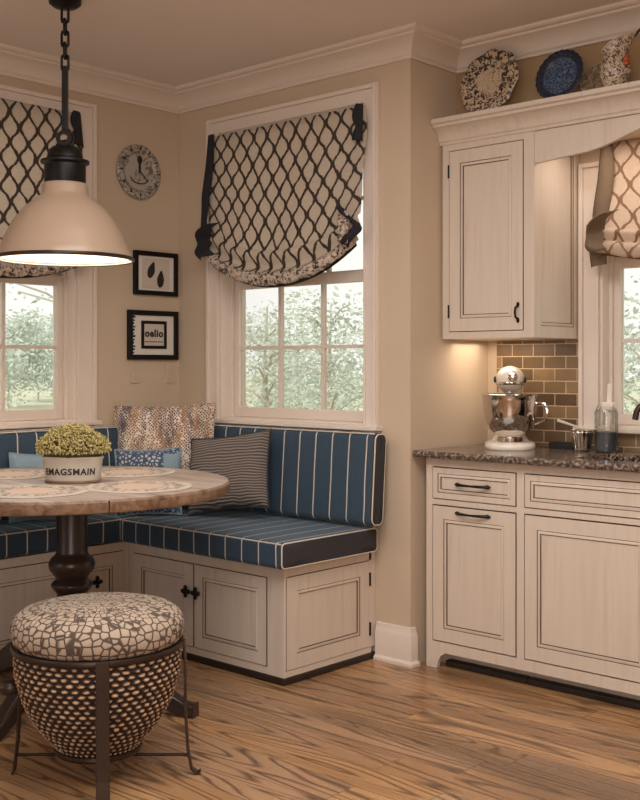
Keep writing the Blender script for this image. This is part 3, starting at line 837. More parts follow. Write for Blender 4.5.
# ------------------------------------------------------------------ roman shades
def shade(label, w, ztop, zc, ze, loc, rz, fabric, band, name='roman_shade', band_w=.055, belly=.10):
    e = thing(name, label, 'window shade', loc, rz)
    h = w / 2
    def bot(a): return zc + (ze - zc) * abs(a) ** 2.2
    def pos(u, v):
        a = 2 * u - 1; zb_ = bot(a); L = ztop - zb_
        z = ztop - L * v
        y = -.012 - belly * v ** 2.2 * (1 - .35 * a * a) + .006 * math.sin(a * 9 + v * 4) * v
        if v > .80:
            k = (v - .80) / .20
            y -= .022 * math.sin(k * PI * 3) * (1 - .3 * abs(a)); z += .006 * math.sin(k * PI * 3)
        x = a * h * (1 + .02 * math.sin(v * 6)) + .006 * math.sin(v * 11)
        return (x, y, z)
    mb = MB(); mb.grid(48, 60, pos, 0, uvfn=lambda u, v: (u * w + .02, v * (ztop - zc) * 1.03 + .01))
    mb.build('fabric_panel', fabric, e, angle=80, solid=.002)
    # gathered swags along the bottom
    mb = MB()
    def sw(u, v):
        a = 2 * u - 1; zb_ = bot(a)
        x = a * h * .97; t_ = v * PI
        rr = .030 + .008 * noise.noise(Vector((u * 14, v * 4, 1)))
        return (x, -.04 - belly * (1 - .35 * a * a) - rr * math.sin(t_) * .7 + .02, zb_ + .012 + rr * math.cos(t_) + .006 * noise.noise(Vector((u * 30, v * 6, 7))))
    mb.grid(70, 10, sw, 0, uvfn=lambda u, v: (u * w, v * .09 + .3)); mb.build('gathered_hem', 'crumple' if band == 'navy' else fabric, e, angle=80)
    # dark hem lining behind
    mb = MB(); mb.grid(40, 2, lambda u, v: ((2 * u - 1) * h * .95, -.03 - belly * .75 * (1 - .35 * (2 * u - 1) ** 2) + .02 * v, bot(2 * u - 1) + .02 - .045 * v))
    mb.build('hem', band, e, solid=.003)
    # side bands: hanging ribbon then folded ears
    for s in (-1, 1):
        mb = MB()
        pts = [(s * (h - .002), -.016, ztop), (s * (h + .006), -.028, ztop - .15), (s * (h + .028), -.035, ztop - .30), (s * (h + .018), -.045, ztop - .42), (s * (h + .026), -.05, ztop - .54), (s * (h + .046), -.055, ze + .11)]
        def rib(u, v, pts=pts, s=s):
            f_ = v * (len(pts) - 1) * (1 if s < 0 else .22); i = min(int(f_), len(pts) - 2); t_ = f_ - i
            p = Vector(pts[i]).lerp(Vector(pts[i + 1]), t_)
            wd = band_w * (.75 + .4 * abs(math.sin(v * 5)))
            return (p.x - s * u * wd, p.y - .016 * math.sin(u * PI) - .004, p.z + .01 * u)
        mb.grid(6, 24, rib, 0); mb.build('side_band', band, e, solid=.003)
        mb = MB()
        def ear(u, v, s=s):
            x = s * (h - .05 + .075 * math.sin(v * PI * .9) - u * .07); z = ze + .13 - .16 * v + .03 * u
            return (x, -.05 - belly * .6 - .035 * math.sin(u * PI * 1.5) * (1 - v * .3) - .02 * math.sin(v * 9), z)
        mb.grid(10, 16, ear, 0); mb.build('folded_ear', band, e, solid=.003)
        mb = MB()
        def cr(u, v, s=s):
            x = s * (h - .012 - u * .06); z = ze + .12 - .14 * v
            return (x, -.05 - belly * .6 - .03 + .022 * noise.noise(Vector((u * 5, v * 8, s))), z + .01 * noise.noise(Vector((u * 6, v * 6, 9))))
        if s > 0: mb.grid(12, 20, cr, 0); mb.build('crumpled_edge', 'crumple' if band == 'navy' else fabric, e, angle=60, solid=.002)
    MB().box(-h + .005, h - .005, -.010, 0, ztop - .03, ztop - .002).build('headrail', 'trim', e, smooth=False)
    return e
shade('trellis print roman shade with dark bands on the back window', 1.03, 2.462, 1.70, 1.86, (-3.622, WB - .031, 0), 0, 'trellis', 'navy', belly=.05)
shade('trellis print roman shade on the left wall window behind the pendant lamp', .99, 2.515, 1.72, 1.80, (WA + .031, 2.59, 0), R(90), 'trellis', 'navy', belly=.05)
shade('sunlit pale trellis roman shade with taupe bands over the sink window', 1.34, 2.262, 1.74, 1.80, (-1.60, WC - .032, 0), 0, 'trellis_pale', 'taupe', band_w=.07, belly=.12)

# ------------------------------------------------------------------ wall decor on the left wall
def wallA(name, label, cat, y, z, group=None):
    return thing(name, label, cat, (WA + .0005, y, z), R(90), group)       # local x = +y, local -y = into room
e = wallA('wall_clock', 'round embossed silvery wall clock with black hands on the beige wall', 'clock', 3.468, 2.29)
rot90 = Matrix.Rotation(R(90), 4, 'X')
mb = MB().lathe([(0, 0), (.125, 0), (.138, .006), (.140, .014), (.132, .021), (.108, .022), (.098, .015), (.094, .012), (0, .012)], 48).xf(rot90); mb.build('rim', 'clock', e)
mb = MB().lathe([(0, .0125), (.092, .0125), (.092, .014), (0, .0145)], 40).xf(rot90); mb.build('face', 'sketch', e)
for k in range(12):
    a = R(30 * k); mb = MB().box(-.003, .003, -.026, -.021, -.008, .008)
    mb.xf(Matrix.Translation((.118 * math.sin(a), 0, .118 * math.cos(a))) @ Matrix.Rotation(a, 4, 'Y')); mb.build('hour_mark', 'bronze', e, smooth=False)
mb = MB().strap([(0, -.017, -.005), (.0, -.017, .075)], .012, .002, (1, 0, 0)); mb.ball((0, -.018, .062), .016, .003, .022, 10, 8); mb.build('hour_hand', 'blackmatt', e)
mb = MB().strap([(0, -.019, .005), (-.05, -.019, -.055)], .006, .002, (1, 0, 1)); mb.build('minute_hand', 'blackmatt', e)
mb = MB().strap([(0, -.019, .005), (.052, -.019, -.045)], .005, .002, (1, 0, 1)); mb.build('second_hand', 'blackmatt', e)
mb = MB().tube([(.055 * math.cos(R(a)), -.016, -.03 - .03 * math.sin(R(a))) for a in range(0, 181, 15)], .003, 6); mb.build('dial_arc', 'blackmatt', e)

def frame(label, y, z, w, h, fw):
    e = wallA('picture_frame', label, 'picture', y, z)
    mb = MB(); a, b = w / 2, h / 2
    ringframe(mb, -a, a, -b, b, fw, -.022, 0)
    mb.build('frame', 'black', e, smooth=False, bevel=.003)
    MB().box(-a + fw, a - fw, -.010, -.002, -b + fw, b - fw).build('mat_board', 'mat_board', e, smooth=False)
    return e
e = frame('black framed print of two dark pears, the upper of the two pictures', 3.578, 1.778, .285, .226, .024)
mb = MB(); ringframe(mb, -.088, .088, -.078, .078, .0025, -.0125, -.010); mb.build('plate_line', 'galv', e, smooth=False)
MB().box(-.0855, .0855, -.0118, -.010, -.0755, .0755).build('print', 'paper', e, smooth=False)
def pear(cx, cz, s, tilt):
    P = []
    for k in range(24):
        a = 2 * PI * k / 24; r = s * (1 - .30 * math.sin(a) * (1 if math.sin(a) > 0 else .3))
        x, z = r * math.cos(a) * .72 * (1 - .3 * max(0, math.sin(a))), s * 1.45 * math.sin(a)
        P.append((cx + x * math.cos(tilt) - z * math.sin(tilt), cz + x * math.sin(tilt) + z * math.cos(tilt)))
    return P
m_ = MB().prism(pear(-.030, .018, .031, -.35), -.0136, -.012); m_.build('dark_pear', 'stencil', e, smooth=False)
m_ = MB().prism(pear(.030, -.026, .031, -.1), -.0136, -.012); m_.build('dark_pear', 'stencil', e, smooth=False)

def text_mesh(s, size, name, mat, parent, bend=None, align='CENTER', sx=1.0, thick=.0015, weight=0):
    cu = bpy.data.curves.new(name + '_curve', 'FONT'); cu.body = s; cu.size = size; cu.align_x = align; cu.align_y = 'CENTER'
    cu.extrude = thick / 2; cu.offset = weight; cu.resolution_u = 3; cu.space_character = 1.12
    to = bpy.data.objects.new(name + '_src', cu); C.objects.link(to)
    dg = bpy.context.evaluated_depsgraph_get(); dg.update()
    me = bpy.data.meshes.new_from_object(to.evaluated_get(dg)); bpy.data.objects.remove(to); bpy.data.curves.remove(cu)
    me.name = name
    for v in me.vertices:
        x, y, z = v.co; x *= sx
        v.co = Vector(bend(x, y, z)) if bend else Vector((x, -z, y))
    me.materials.clear(); me.materials.append(M[mat])
    o = bpy.data.objects.new(name, me); C.objects.link(o); o.parent = parent
    return o
e = frame('black framed lettered print with a smaller frame inside, the lower picture', 3.560, 1.459, .325, .254, .026)
mb = MB(); ringframe(mb, -.078, .086, -.070, .074, .016, -.018, -.010); mb.build('inner_frame', 'black', e, smooth=False, bevel=.002)
MB().box(-.0625, .0705, -.0125, -.0101, -.0545, .0585).build('print', 'paper', e, smooth=False)
t = text_mesh('oelio', .052, 'lettering', 'stencil', e, weight=.0022); t.location = (.004, -.0135, .008)
MB().box(-.056, .064, -.0135, -.0125, -.036, -.032).build('underline', 'stencil', e, smooth=False)
mb = MB()
for k in range(12):
    z = -.095 + k * .0165; mb.box(-.134, -.124 + .004 * (k % 3), -.0125, -.0101, z, z + .008 + .003 * (k % 2))
mb.build('side_marks', 'stencil', e, smooth=False)
for y, lab in ((3.452, 'cream wall switch plate under the pictures, nearer the window'), (3.676, 'cream wall switch plate under the pictures, nearer the corner')):
    e = wallA('switch_plate', lab, 'switch', y, 1.262, 'switch plates under the pictures')
    MB().box(-.029, .029, -.006, 0, -.05, .05).build('plate', 'wall', e, smooth=False, bevel=.002)
    MB().box(-.011, .011, -.010, -.0062, .004, .03).box(-.011, .011, -.010, -.0062, -.03, -.004).build('rocker', 'wall', e, smooth=False, bevel=.001)

# ------------------------------------------------------------------ round table
TC = (-3.575, 2.423); TZ = .855; TR = .655
tb = thing('pedestal_table', 'round weathered wood table on a dark turned pedestal', 'table', (TC[0], TC[1], 0))
prof = [(0, TZ - .05), (TR - .02, TZ - .05), (TR - .004, TZ - .045), (TR, TZ - .036), (TR - .001, TZ - .010), (TR - .007, TZ - .002), (TR - .016, TZ), (0, TZ)]
MB().lathe(prof, 96, mat=[1, 1, 1, 1, 1, 0, 0]).build('tabletop', ['tabletop', 'tableedge'], tb, angle=30)
for a in (-62, -104, -20, -150):
    a = R(a + 0); mb = MB()
    mb.box(TR - .012, TR + .0012, -.0022, .0022, TZ - .045, TZ - .004); mb.xf(Matrix.Rotation(a, 4, 'Z')); mb.build('edge_joint', 'toe', tb, smooth=False)
pp = [(0, .10), (.10, .10), (.115, .13), (.10, .17), (.068, .20), (.058, .26), (.062, .33), (.080, .385), (.060, .405), (.056, .42), (.072, .44), (.080, .452), (.078, .462), (.060, .478), (.066, .490), (.086, .515), (.090, .535), (.082, .556), (.064, .572), (.060, .585), (.060, .79), (.075, .795), (.13, .80), (.13, .8049)]
MB().lathe(pp, 40).build('pedestal', 'dark_wood', tb, angle=50, loc=(.034, .031, 0))
MB().box(-.30, .30, -.05, .05, .775, .8049).build('top_cleat', 'dark_wood', tb, smooth=False)
for k in range(4):
    a = R(-68 + 90 * k)
    mb = MB(); P = [(.07, 0, .20), (.16, 0, .205), (.27, 0, .165), (.37, 0, .095), (.45, 0, .045), (.50, 0, .028), (.535, 0, .028)]
    hs = [.16, .13, .10, .085, .065, .05, .045]; ws = [.07, .068, .064, .06, .055, .055, .04]
    n = len(P); b = 0
    for (p, hh, ww) in zip(P, hs, ws):
        for (sy, sz) in ((-1, -.5), (1, -.5), (1, .35), (.7, .5), (-.7, .5), (-1, .35)): mb.v.append((p[0], sy * ww / 2, max(0.001, p[2] + sz * hh)))
    for j in range(n - 1):
        for i in range(6): mb.face([j * 6 + i, (j + 1) * 6 + i, (j + 1) * 6 + (i + 1) % 6, j * 6 + (i + 1) % 6])
    mb.face(list(reversed(range(6)))); mb.face([(n - 1) * 6 + i for i in range(6)])
    mb.xf(Matrix.Rotation(a, 4, 'Z')); mb.build('foot', 'dark_wood', tb, bevel=.006, loc=(.034, .031, 0))

for (x, y, r, lab) in ((-3.335, 2.145, .195, 'round script print placemat nearest the camera on the table'),
                       (-3.175, 2.49, .195, 'round script print placemat at the right side of the table'),
                       (-3.64, 2.80, .195, 'round script print placemat at the back of the table by the pillow'),
                       (-3.92, 2.42, .195, 'round script print placemat at the back left beyond the flower pot'),
                       (-3.79, 2.00, .195, 'round script print placemat at the left edge of the table')):
    o = MB().lathe([(0, 0), (r, 0), (r + .002, .002), (r, .004), (0, .004)], 56).build('placemat', 'placemat', None, loc=(x, y, TZ + .0003))
    tag(o, lab, 'placemat', 'round placemats on the table')

# flower tub
PX, PY = -3.50, 2.43
pz = TZ + .0003
e = thing('flower_pot', 'oval white metal tub with black stencilled letters holding yellow flowers', 'flower pot', (PX, PY, pz), R(42.4))
tubp = [(0, .0), (.100, .0), (.103, .005), (.108, .045), (.114, .088), (.118, .093), (.118, .100), (.112, .100), (.107, .088), (0, .082)]
MB().lathe(tubp, 48, sx=1.0, sy=.62).build('tub', 'galv', e, angle=40)
MB().lathe([(.1045, .002), (.1085, .004), (.1085, .009), (.1045, .011)], 48, sx=1.0, sy=.62, cap=False).build('bottom_band', 'tableedge', e)
MB().lathe([(0, .083), (.105, .083), (.10, .095), (0, .105)], 32, sx=1, sy=.62).build('moss', 'soil', e)
def bendf(x, y, z):
    th = -PI / 2 + x / .118; r = .1105 + .0007 + y * .10
    return (r * math.cos(th) + z * math.cos(th), .62 * r * math.sin(th) + z * math.sin(th) * .8, y)
text_mesh('EMAGSMAIN', .034, 'lettering', 'stencil', e, bend=bendf, sx=1.12, weight=.0008).location = (0, 0, .044)
mb = MB(); rnd = random.Random(3)
for k in range(2600):
    th = rnd.uniform(0, 2 * PI); ph = math.acos(rnd.uniform(-.02, 1)); q = 1 + rnd.gauss(0, .035)
    lump = 1 + .07 * noise.noise(Vector((math.cos(th) * 2.2, math.sin(th) * 2.2, ph * 2)))
    x = .132 * q * lump * math.sin(ph) * math.cos(th); y = .105 * q * lump * math.sin(ph) * math.sin(th); z = .116 + .098 * q * lump * math.cos(ph)
    s = rnd.uniform(.0028, .0055); b = len(mb.v); m_ = 0 if rnd.random() < .62 else 1
    for d in ((1, 0, 0), (0, 1, 0), (-1, 0, 0), (0, -1, 0), (0, 0, 1.2), (0, 0, -1.2)): mb.v.append((x + d[0] * s, y + d[1] * s, z + d[2] * s))
    for q_ in ((0, 1, 4), (1, 2, 4), (2, 3, 4), (3, 0, 4), (1, 0, 5), (2, 1, 5), (3, 2, 5), (0, 3, 5)): mb.face([b + i for i in q_], m_)
fl = mb.build('flowers', ['moss', 'moss2'], e, smooth=False)
MB().ball((0, 0, .125), .116, .080, .07, 24, 12).build('foliage', 'soil', e)

# ------------------------------------------------------------------ woven stool
SXc, SYc = -2.858, 2.072
st = thing('woven_stool', 'round stool with cobble print seat over a woven basket in an iron stand', 'stool', (SXc + .006, SYc + .005, 0), R(42.4))
seatp = [(0, .425), (.245, .425), (.262, .432), (.272, .455), (.272, .485), (.262, .510), (.235, .530), (.19, .541), (.12, .549), (.05, .552), (0, .553)]
def resample(P, n):
    L = [0]
    for a, b in zip(P[:-1], P[1:]): L.append(L[-1] + math.dist(a, b))
    out = []
    for k in range(n + 1):
        q = L[-1] * k / n; i = max(j for j in range(len(P) - 1) if L[j] <= q + 1e-9); t_ = (q - L[i]) / (L[i + 1] - L[i])
        out.append((P[i][0] + (P[i + 1][0] - P[i][0]) * t_, P[i][1] + (P[i + 1][1] - P[i][1]) * t_))
    return out
MB().lathe([(0, .425)] + resample(seatp[1:], 28), 96, uvs=(62, 15)).build('seat', 'stool_fab', st, angle=60)
MB().lathe([(.263, .410), (.270, .412), (.272, .420), (.268, .428), (.258, .428), (.256, .412)], 64, cap=False).build('rim', 'bronze', st, angle=60)
mb = MB()
nr = 66; nseg = 192
def BP(t_):
    T = [(0, .127), (.13, .163), (.30, .205), (.49, .234), (.76, .258), (1, .262)]
    for (a, ra), (b, rb) in zip(T[:-1], T[1:]):
        if t_ <= b + 1e-9: return ra + (rb - ra) * (t_ - a) / (b - a)
    return .262
def bprof(t_):      # t 0 bottom .. 1 top
    z = .095 + .315 * t_
    return BP(t_), z
def bk(u, v):
    r, z = bprof(v); rows = 19; cols = 48
    row = math.floor(min(v, .9999) * rows); fy = v * rows - row
    k = abs(math.sin(PI * (u * cols + .5 * row))) * abs(math.sin(PI * fy))
    r += -.006 + .010 * k
    return (r * math.cos(2 * PI * u), r * math.sin(2 * PI * u), z)
mb.grid(nseg * 2, nr * 2, bk, 0, closeu=True, uvfn=lambda u, v: (u * 48, v * 19))
mb.lathe([(0, .097), (.125, .097)], 32, cap=False)
mb.build('basket', 'basket', st, angle=80)
MB().lathe([(.120, .078), (.134, .08), (.140, .088), (.138, .098), (.126, .102), (.118, .094)], 48, cap=False).build('bottom_ring', 'bronze', st)
for k in range(4):
    a = R((-76, 0, 90, 180)[k]); d = Vector((math.cos(a), math.sin(a), 0)); sd = Vector((-math.sin(a), math.cos(a), 0))
    P = [d * .272 + Vector((0, 0, .428)), d * .276 + Vector((0, 0, .36)), d * .277 + Vector((0, 0, .20)), d * .285 + Vector((0, 0, .08)), d * .296 + Vector((0, 0, .02)), d * .315 + Vector((0, 0, .004)), d * .325 + Vector((0, 0, .012))]
    if k == 3: P = [d * .264 + Vector((0, 0, .42)), d * .262 + Vector((0, 0, .36)), d * .250 + Vector((0, 0, .25)), d * .256 + Vector((0, 0, .12)), d * .268 + Vector((0, 0, .012)), d * .275 + Vector((0, 0, .004))]
    MB().strap(P, .040 if k == 0 else .026, .007, sd).build('leg', 'bronze', st, smooth=False, bevel=.0015)
MB().tube([(-.262, 0, .062), (.285, 0, .062)], .0045, 8).build('stretcher', 'black', st)
MB().tube([(.069, -.277, .052), (-.0, .285, .052)], .0045, 8).build('stretcher', 'black', st)

MB().ball((-.285, 0, .276), .040, .028, .024, 20, 12).build('scroll_pad', 'dark_wood', st)['label'] = 'dark rounded pad on the left leg'

# ------------------------------------------------------------------ pendant lamp
LX, LY = -3.603, 2.465
pl = thing('pendant_lamp', 'cream dome pendant lamp on a black rod and chain over the table', 'pendant lamp', (LX, LY, 0), R(42.4))
Z = lambda ypx: 1.3 + (366 - ypx) * 4.25 / 1085
dome_o = [(.262, 1.716), (.262, 1.732), (.250, 1.752), (.232, 1.80), (.200, 1.862), (.160, 1.913), (.120, 1.948), (.095, 1.966), (.089, 1.975), (.089, 2.005), (.082, 2.014), (.05, 2.016)]
dome_i = [(.05, 2.010), (.078, 2.0), (.082, 1.972), (.115, 1.943), (.155, 1.908), (.195, 1.857), (.226, 1.798), (.244, 1.752), (.256, 1.730), (.262, 1.716)]
MB().lathe(dome_o + dome_i, 72, mat=[0] * (len(dome_o)) + [1] * (len(dome_i) - 1), cap=False).build('shade', ['cream_enamel', 'white_in'], pl, angle=50)
MB().lathe([(.258, 1.712), (.267, 1.712), (.269, 1.718), (.267, 1.726), (.262, 1.727), (.256, 1.722)], 72, cap=False).build('rim', 'bronze', pl)
MB().lathe([(.0, 2.014), (.078, 2.014), (.080, 2.02), (.080, 2.085), (.083, 2.088), (.094, 2.094), (.094, 2.103), (.080, 2.106), (.070, 2.112), (.066, 2.14), (.05, 2.156), (.0, 2.16)], 48).build('cap', 'black', pl, angle=40)
mb = MB(); mb.box(-.034, .034, -.012, .012, 2.14, 2.17)
mb.lathe([(0, -.016), (.030, -.016), (.034, -.010), (.034, .010), (.030, .016), (0, .016)], 24); mb.xf(Matrix.Translation((0, 0, 2.19)) @ rot90, len(mb.v) - 24 * 6); mb.build('knuckle', 'black', pl, angle=40)
mb = MB().lathe([(0, 0), (.013, 0), (.014, .004), (.009, .008), (0, .008)], 20).xf(Matrix.Translation((0, -.017, 2.19)) @ rot90); mb.build('bolt', 'chrome', pl)
MB().strap([(0, 0, 2.21), (0, 0, 2.475)], .024, .018, (1, 0, 0)).build('rod', 'black', pl, smooth=False, bevel=.003)
def link(mb, c, hz, hw, r, rot):
    P = []
    for k in range(20):
        a = 2 * PI * k / 20; x = hw * max(-1, min(1, 1.35 * math.cos(a))); z = hz * max(-1, min(1, 1.15 * math.sin(a)))
        P.append((c[0] + x * math.cos(rot), c[1] + x * math.sin(rot), c[2] + z))
    mb.tube(P, r, 8, closed=True)
zz = 2.487; k = 0
while zz < 2.70:
    mb = MB(); link(mb, (0, 0, zz), .030, .013, .0052, 0 if k % 2 == 0 else PI / 2); mb.build('chain_link', 'black', pl); zz += .047; k += 1
MB().lathe([(0, 2.70), (.045, 2.705), (.062, 2.718), (.064, H - .0005), (0, H - .0005)], 32).build('ceiling_canopy', 'black', pl)
MB().ball((0, 0, 1.90), .03, .03, .04, 20, 12).lathe([(.014, 1.93), (.016, 2.0)], 12).build('bulb', 'bulb', pl)
lp = light('pendant_bulb_light', 'POINT', (LX, LY, 1.835), (0, 0, 0), 5.5, (1, .88, .76), shadow_soft_size=.05)

# ------------------------------------------------------------------ counter things
CZ = .9355
F_ = 42.4
mx = thing('stand_mixer', 'white stand mixer with a polished steel bowl on the granite counter', 'mixer', (-2.615, 4.11, CZ), R(32))
def sup(rx, ry, n=40, e_=2.5):
    P = []
    for k in range(n):
        a = 2 * PI * k / n; c, s = math.cos(a), math.sin(a)
        P.append((rx * math.copysign(abs(c) ** (2 / e_), c), ry * math.copysign(abs(s) ** (2 / e_), s)))
    return P
mb = MB(); base_l = [(1, 0), (1.03, .006), (1.03, .016), (1, .024), (.93, .030), (.5, .034)]
for (s_, z_) in base_l:
    for (x, y) in sup(.108, .15): mb.v.append((x * s_, y * s_ + .02, z_))
for j in range(len(base_l) - 1):
    for i in range(40): mb.face([j * 40 + i, j * 40 + (i + 1) % 40, (j + 1) * 40 + (i + 1) % 40, (j + 1) * 40 + i])
mb.face(list(reversed(range(40)))); mb.face([5 * 40 + i for i in range(40)])
mb.build('base', 'white_enamel', mx, angle=50)
mb = MB(); lv = [(.085, .065, 0, .030), (.062, .055, .10, .06), (.05, .045, .12, .12), (.046, .045, .12, .20), (.052, .055, .115, .26), (.056, .06, .11, .30)]
for (rx, ry, yc, z_) in lv:
    for (x, y) in sup(rx, ry): mb.v.append((x, y + yc if z_ > .04 else y + .06, z_))
for j in range(len(lv) - 1):
    for i in range(40): mb.face([j * 40 + i, j * 40 + (i + 1) % 40, (j + 1) * 40 + (i + 1) % 40, (j + 1) * 40 + i])
mb.face([5 * 40 + i for i in range(40)])
mb.build('column', 'white_enamel', mx, angle=50)
mb = MB()
def head(u, v):
    a = 2 * PI * u; t_ = v
    y = -.115 + .31 * t_; rr = (max(0.0, 1 - abs(2 * t_ - 1) ** 2.6)) ** .5 * (1 if t_ < .5 else .92)
    return (.064 * rr * math.cos(a), y, .305 + .060 * rr * math.sin(a))
mb.grid(36, 24, head, 0, closeu=True); mb.build('head', 'white_enamel', mx, angle=80)
mb = MB().lathe([(.066, -.004), (.0665, .006)], 40, cap=False); 
mb = MB(); mb.grid(48, 2, lambda u, v: (.0655 * math.cos(2 * PI * u) * (1 if abs(math.sin(2 * PI * u)) > -1 else 1), -.03 + .15 * (math.sin(2 * PI * u) * .5), .286 + .010 * v), 0)
mb = MB()
def bandf(u, v):
    a = PI + PI * u; y = .035 + .150 * math.sin(a) * .985; t_ = (y + .115) / .31
    rr = (max(0.0, 1 - abs(2 * t_ - 1) ** 2.6)) ** .5
    x = .0655 * rr * (1 if math.cos(a) > 0 else -1) if abs(math.cos(a)) > .02 else 0
    return (.0615 * math.copysign(rr ** 1, math.cos(a)) if abs(math.cos(a)) > .01 else 0, y - .001, .281 + .011 * v)
for s in (-1, 1):
    def bnd(u, v, s=s):
        t_ = .002 + u * .55; y = -.115 + .31 * t_; rr = (max(0.0, 1 - abs(2 * t_ - 1) ** 2.6)) ** .5
        zo = -.022 + .012 * v; xx = .064 * (max(0, rr * rr - (zo / .060) ** 2)) ** .5
        return (s * (xx + .0012), y - .001, .305 + zo)
    mb.grid(24, 2, bnd, 0)
mb.build('trim_band', 'chrome', mx, solid=.0015)
mb = MB().lathe([(0, 0), (.020, 0), (.021, .006), (.012, .010), (0, .010)], 24).xf(Matrix.Translation((.012, -.112, .318)) @ rot90); mb.build('hub_cap', 'chrome', mx)
for s in (-1, 1):
    mb = MB().lathe([(0, 0), (.014, 0), (.014, .010), (0, .012)], 20).xf(Matrix.Translation((s * .060, -.01, .305)) @ Matrix.Rotation(s * R(90), 4, 'Y')); mb.build('side_knob', 'blackmatt', mx)
bowl = [(0, .050), (.050, .050), (.052, .056), (.058, .062), (.088, .085), (.108, .125), (.117, .17), (.120, .215), (.1225, .236), (.126, .240), (.122, .242), (.118, .234), (.114, .17), (.09, .10), (0, .075)]
MB().lathe(bowl, 64, c=(0, -.035, 0)).build('bowl', 'chrome', mx, angle=60)
MB().lathe([(0, .034), (.055, .034), (.055, .052), (0, .052)], 40, c=(0, -.035, 0)).build('bowl_seat', 'chrome', mx, angle=40)
MB().tube([(.118, -.035, .20), (.150, -.05, .20), (.160, -.055, .17), (.150, -.05, .13), (.108, -.035, .11)], .007, 8).build('bowl_handle', 'chrome', mx)
MB().lathe([(0, .15), (.012, .15), (.014, .255), (0, .255)], 16, c=(0, -.035, 0)).build('beater_shaft', 'chrome', mx)

cup = thing('measuring_cup', 'small fluted steel cup on the counter between mixer and glass jar', 'cup', (-2.305, 4.19, CZ))
mb = MB()
def cupf(u, v):
    a = 2 * PI * u; r = .032 + .016 * v; r *= 1 + .035 * math.cos(a * 12); return (r * math.cos(a), r * math.sin(a), .001 + .088 * v)
mb.grid(96, 8, cupf, 0, closeu=True); mb.lathe([(0, .002), (.031, .002)], 24, cap=False); mb.build('body', 'chrome', cup, angle=80, solid=.0015)
MB().tube([(.05 * math.cos(R(a)), .05 * math.sin(R(a)), .089) for a in range(0, 360, 15)], .0025, 6, closed=True).build('lip', 'chrome', cup)
sp = thing('wooden_spoon', 'pale wooden spoon resting across the rim of the steel cup', 'spoon', (0, 0, 0))
a = Vector((-2.30, 4.185, CZ + .096)); b = Vector((-2.385, 4.12, CZ + .132))
mb = MB().tube([a + Vector((.03, .02, -.002)), a, a.lerp(b, .5), b], [.004, .0045, .005, .007], 8); mb.build('spoon_handle', 'piping', sp)
MB().ball(tuple(a + Vector((.04, .028, -.001))), .02, .016, .006, 12, 8).build('spoon_bowl', 'piping', sp)
td = thing('black_tray', 'small black tray on the counter behind the steel cup', 'tray', (-2.435, 4.265, CZ), 0)
MB().box(-.06, .06, -.03, .03, 0, .006).box(-.06, .06, -.03, -.025, .006, .028).box(-.06, .06, .025, .03, .006, .028).box(-.06, -.055, -.025, .025, .006, .028).box(.055, .06, -.025, .025, .006, .028).build('dish', 'blackmatt', td, smooth=False, bevel=.002)

jr = thing('glass_jar', 'tall ribbed glass jar holding a dark filling beside the steel cup', 'jar', (-2.205, 4.215, CZ))
gp = [(0, .002), (.044, .002), (.049, .008)]
for k in range(9): gp += [(.0475, .015 + k * .017), (.050, .0235 + k * .017)]
gp += [(.048, .172), (.040, .188), (.036, .195)]
MB().lathe(gp, 40, cap=False).build('glass', 'jar', jr, angle=60)
MB().lathe([(0, .004), (.042, .004), (.044, .085), (.0, .088)], 32).build('filling', plain('slate_blue_filling', S(84, 88, 96), .35, .2, var=.3, scale=60), jr)
jb = thing('dish_brush', 'white brush with printed handle standing inside the glass jar', 'brush', (-2.200, 4.215, CZ))
mb = MB().strap([(0, 0, .089), (.004, .006, .20), (.006, .012, .29)], .02, .008, (1, .3, 0)); mb.build('brush_handle', 'white_enamel', jb, smooth=False, bevel=.003)
mb = MB()
for k in range(5): mb.box(-.001 + .004 * (k % 2), .008, .001, .003, .235 + k * .011, .240 + k * .011)
MB().box(-.022, .03, -.014, .020, .175, .212).build('brush_head', 'white_enamel', jb, smooth=False, bevel=.006)

fc = thing('faucet', 'bronze gooseneck faucet beside the glass jar', 'faucet', (-1.86, 4.25, CZ))
MB().lathe([(0, 0), (.030, 0), (.030, .008), (.018, .016), (.016, .05), (0, .05)], 24).build('faucet_base', 'bronze', fc)
P = [(0, 0, .03), (0, 0, .14)] + [(-.085 + .085 * math.cos(R(a)), -.06 + .06 * math.cos(R(a)), .16 + .07 * math.sin(R(a))) for a in range(0, 181, 15)] + [(-.172, -.122, .145)]
MB().tube(P, .0125, 12).build('spout', 'bronze', fc)
MB().tube([(.016, 0, .04), (.05, 0, .06), (.07, 0, .10)], [.007, .006, .009], 8).build('lever', 'bronze', fc)

# ------------------------------------------------------------------ china on the ledge
LZ = 2.3924
def lean(name, label, x, y, z, tilt, rz, cat='plate'):
    e = thing(name, label, cat, (x, y, z), rz); e.rotation_euler = (tilt, 0, rz); return e
# octagonal brown plate
def octo(r):
    P = []
    for k in range(64):
        a = 2 * PI * k / 64; m = 1 + .035 * math.cos(8 * a) ** 1; P.append((r * m * math.cos(a), r * m * math.sin(a)))
    return P
e = lean('display_plate', 'large scalloped brown and cream floral plate on the ledge', -2.640, 3.985, LZ + .145, R(-12), 0)
mb = MB(); lv = [(.06, .006), (.144, .0), (.148, -.006), (.142, -.012), (.108, -.004), (.098, -.001), (.001, -.001)]
for (r, y) in lv:
    for (x, z) in octo(r): mb.v.append((x, y, z))
for j in range(len(lv) - 1):
    for i in range(64): mb.face([j * 64 + i, (j + 1) * 64 + i, (j + 1) * 64 + (i + 1) % 64, j * 64 + (i + 1) % 64])
mb.build('plate', 'brown_plate', e, angle=60)
e = lean('display_plate', 'round dark blue speckled plate with fluted rim on the ledge', -2.292, 3.985, LZ + .108, R(-12), 0)
mb = MB(); lv = [(.05, .006), (.105, -.004), (.110, -.012), (.106, -.014), (.078, -.004), (.072, -.001), (.001, -.001)]
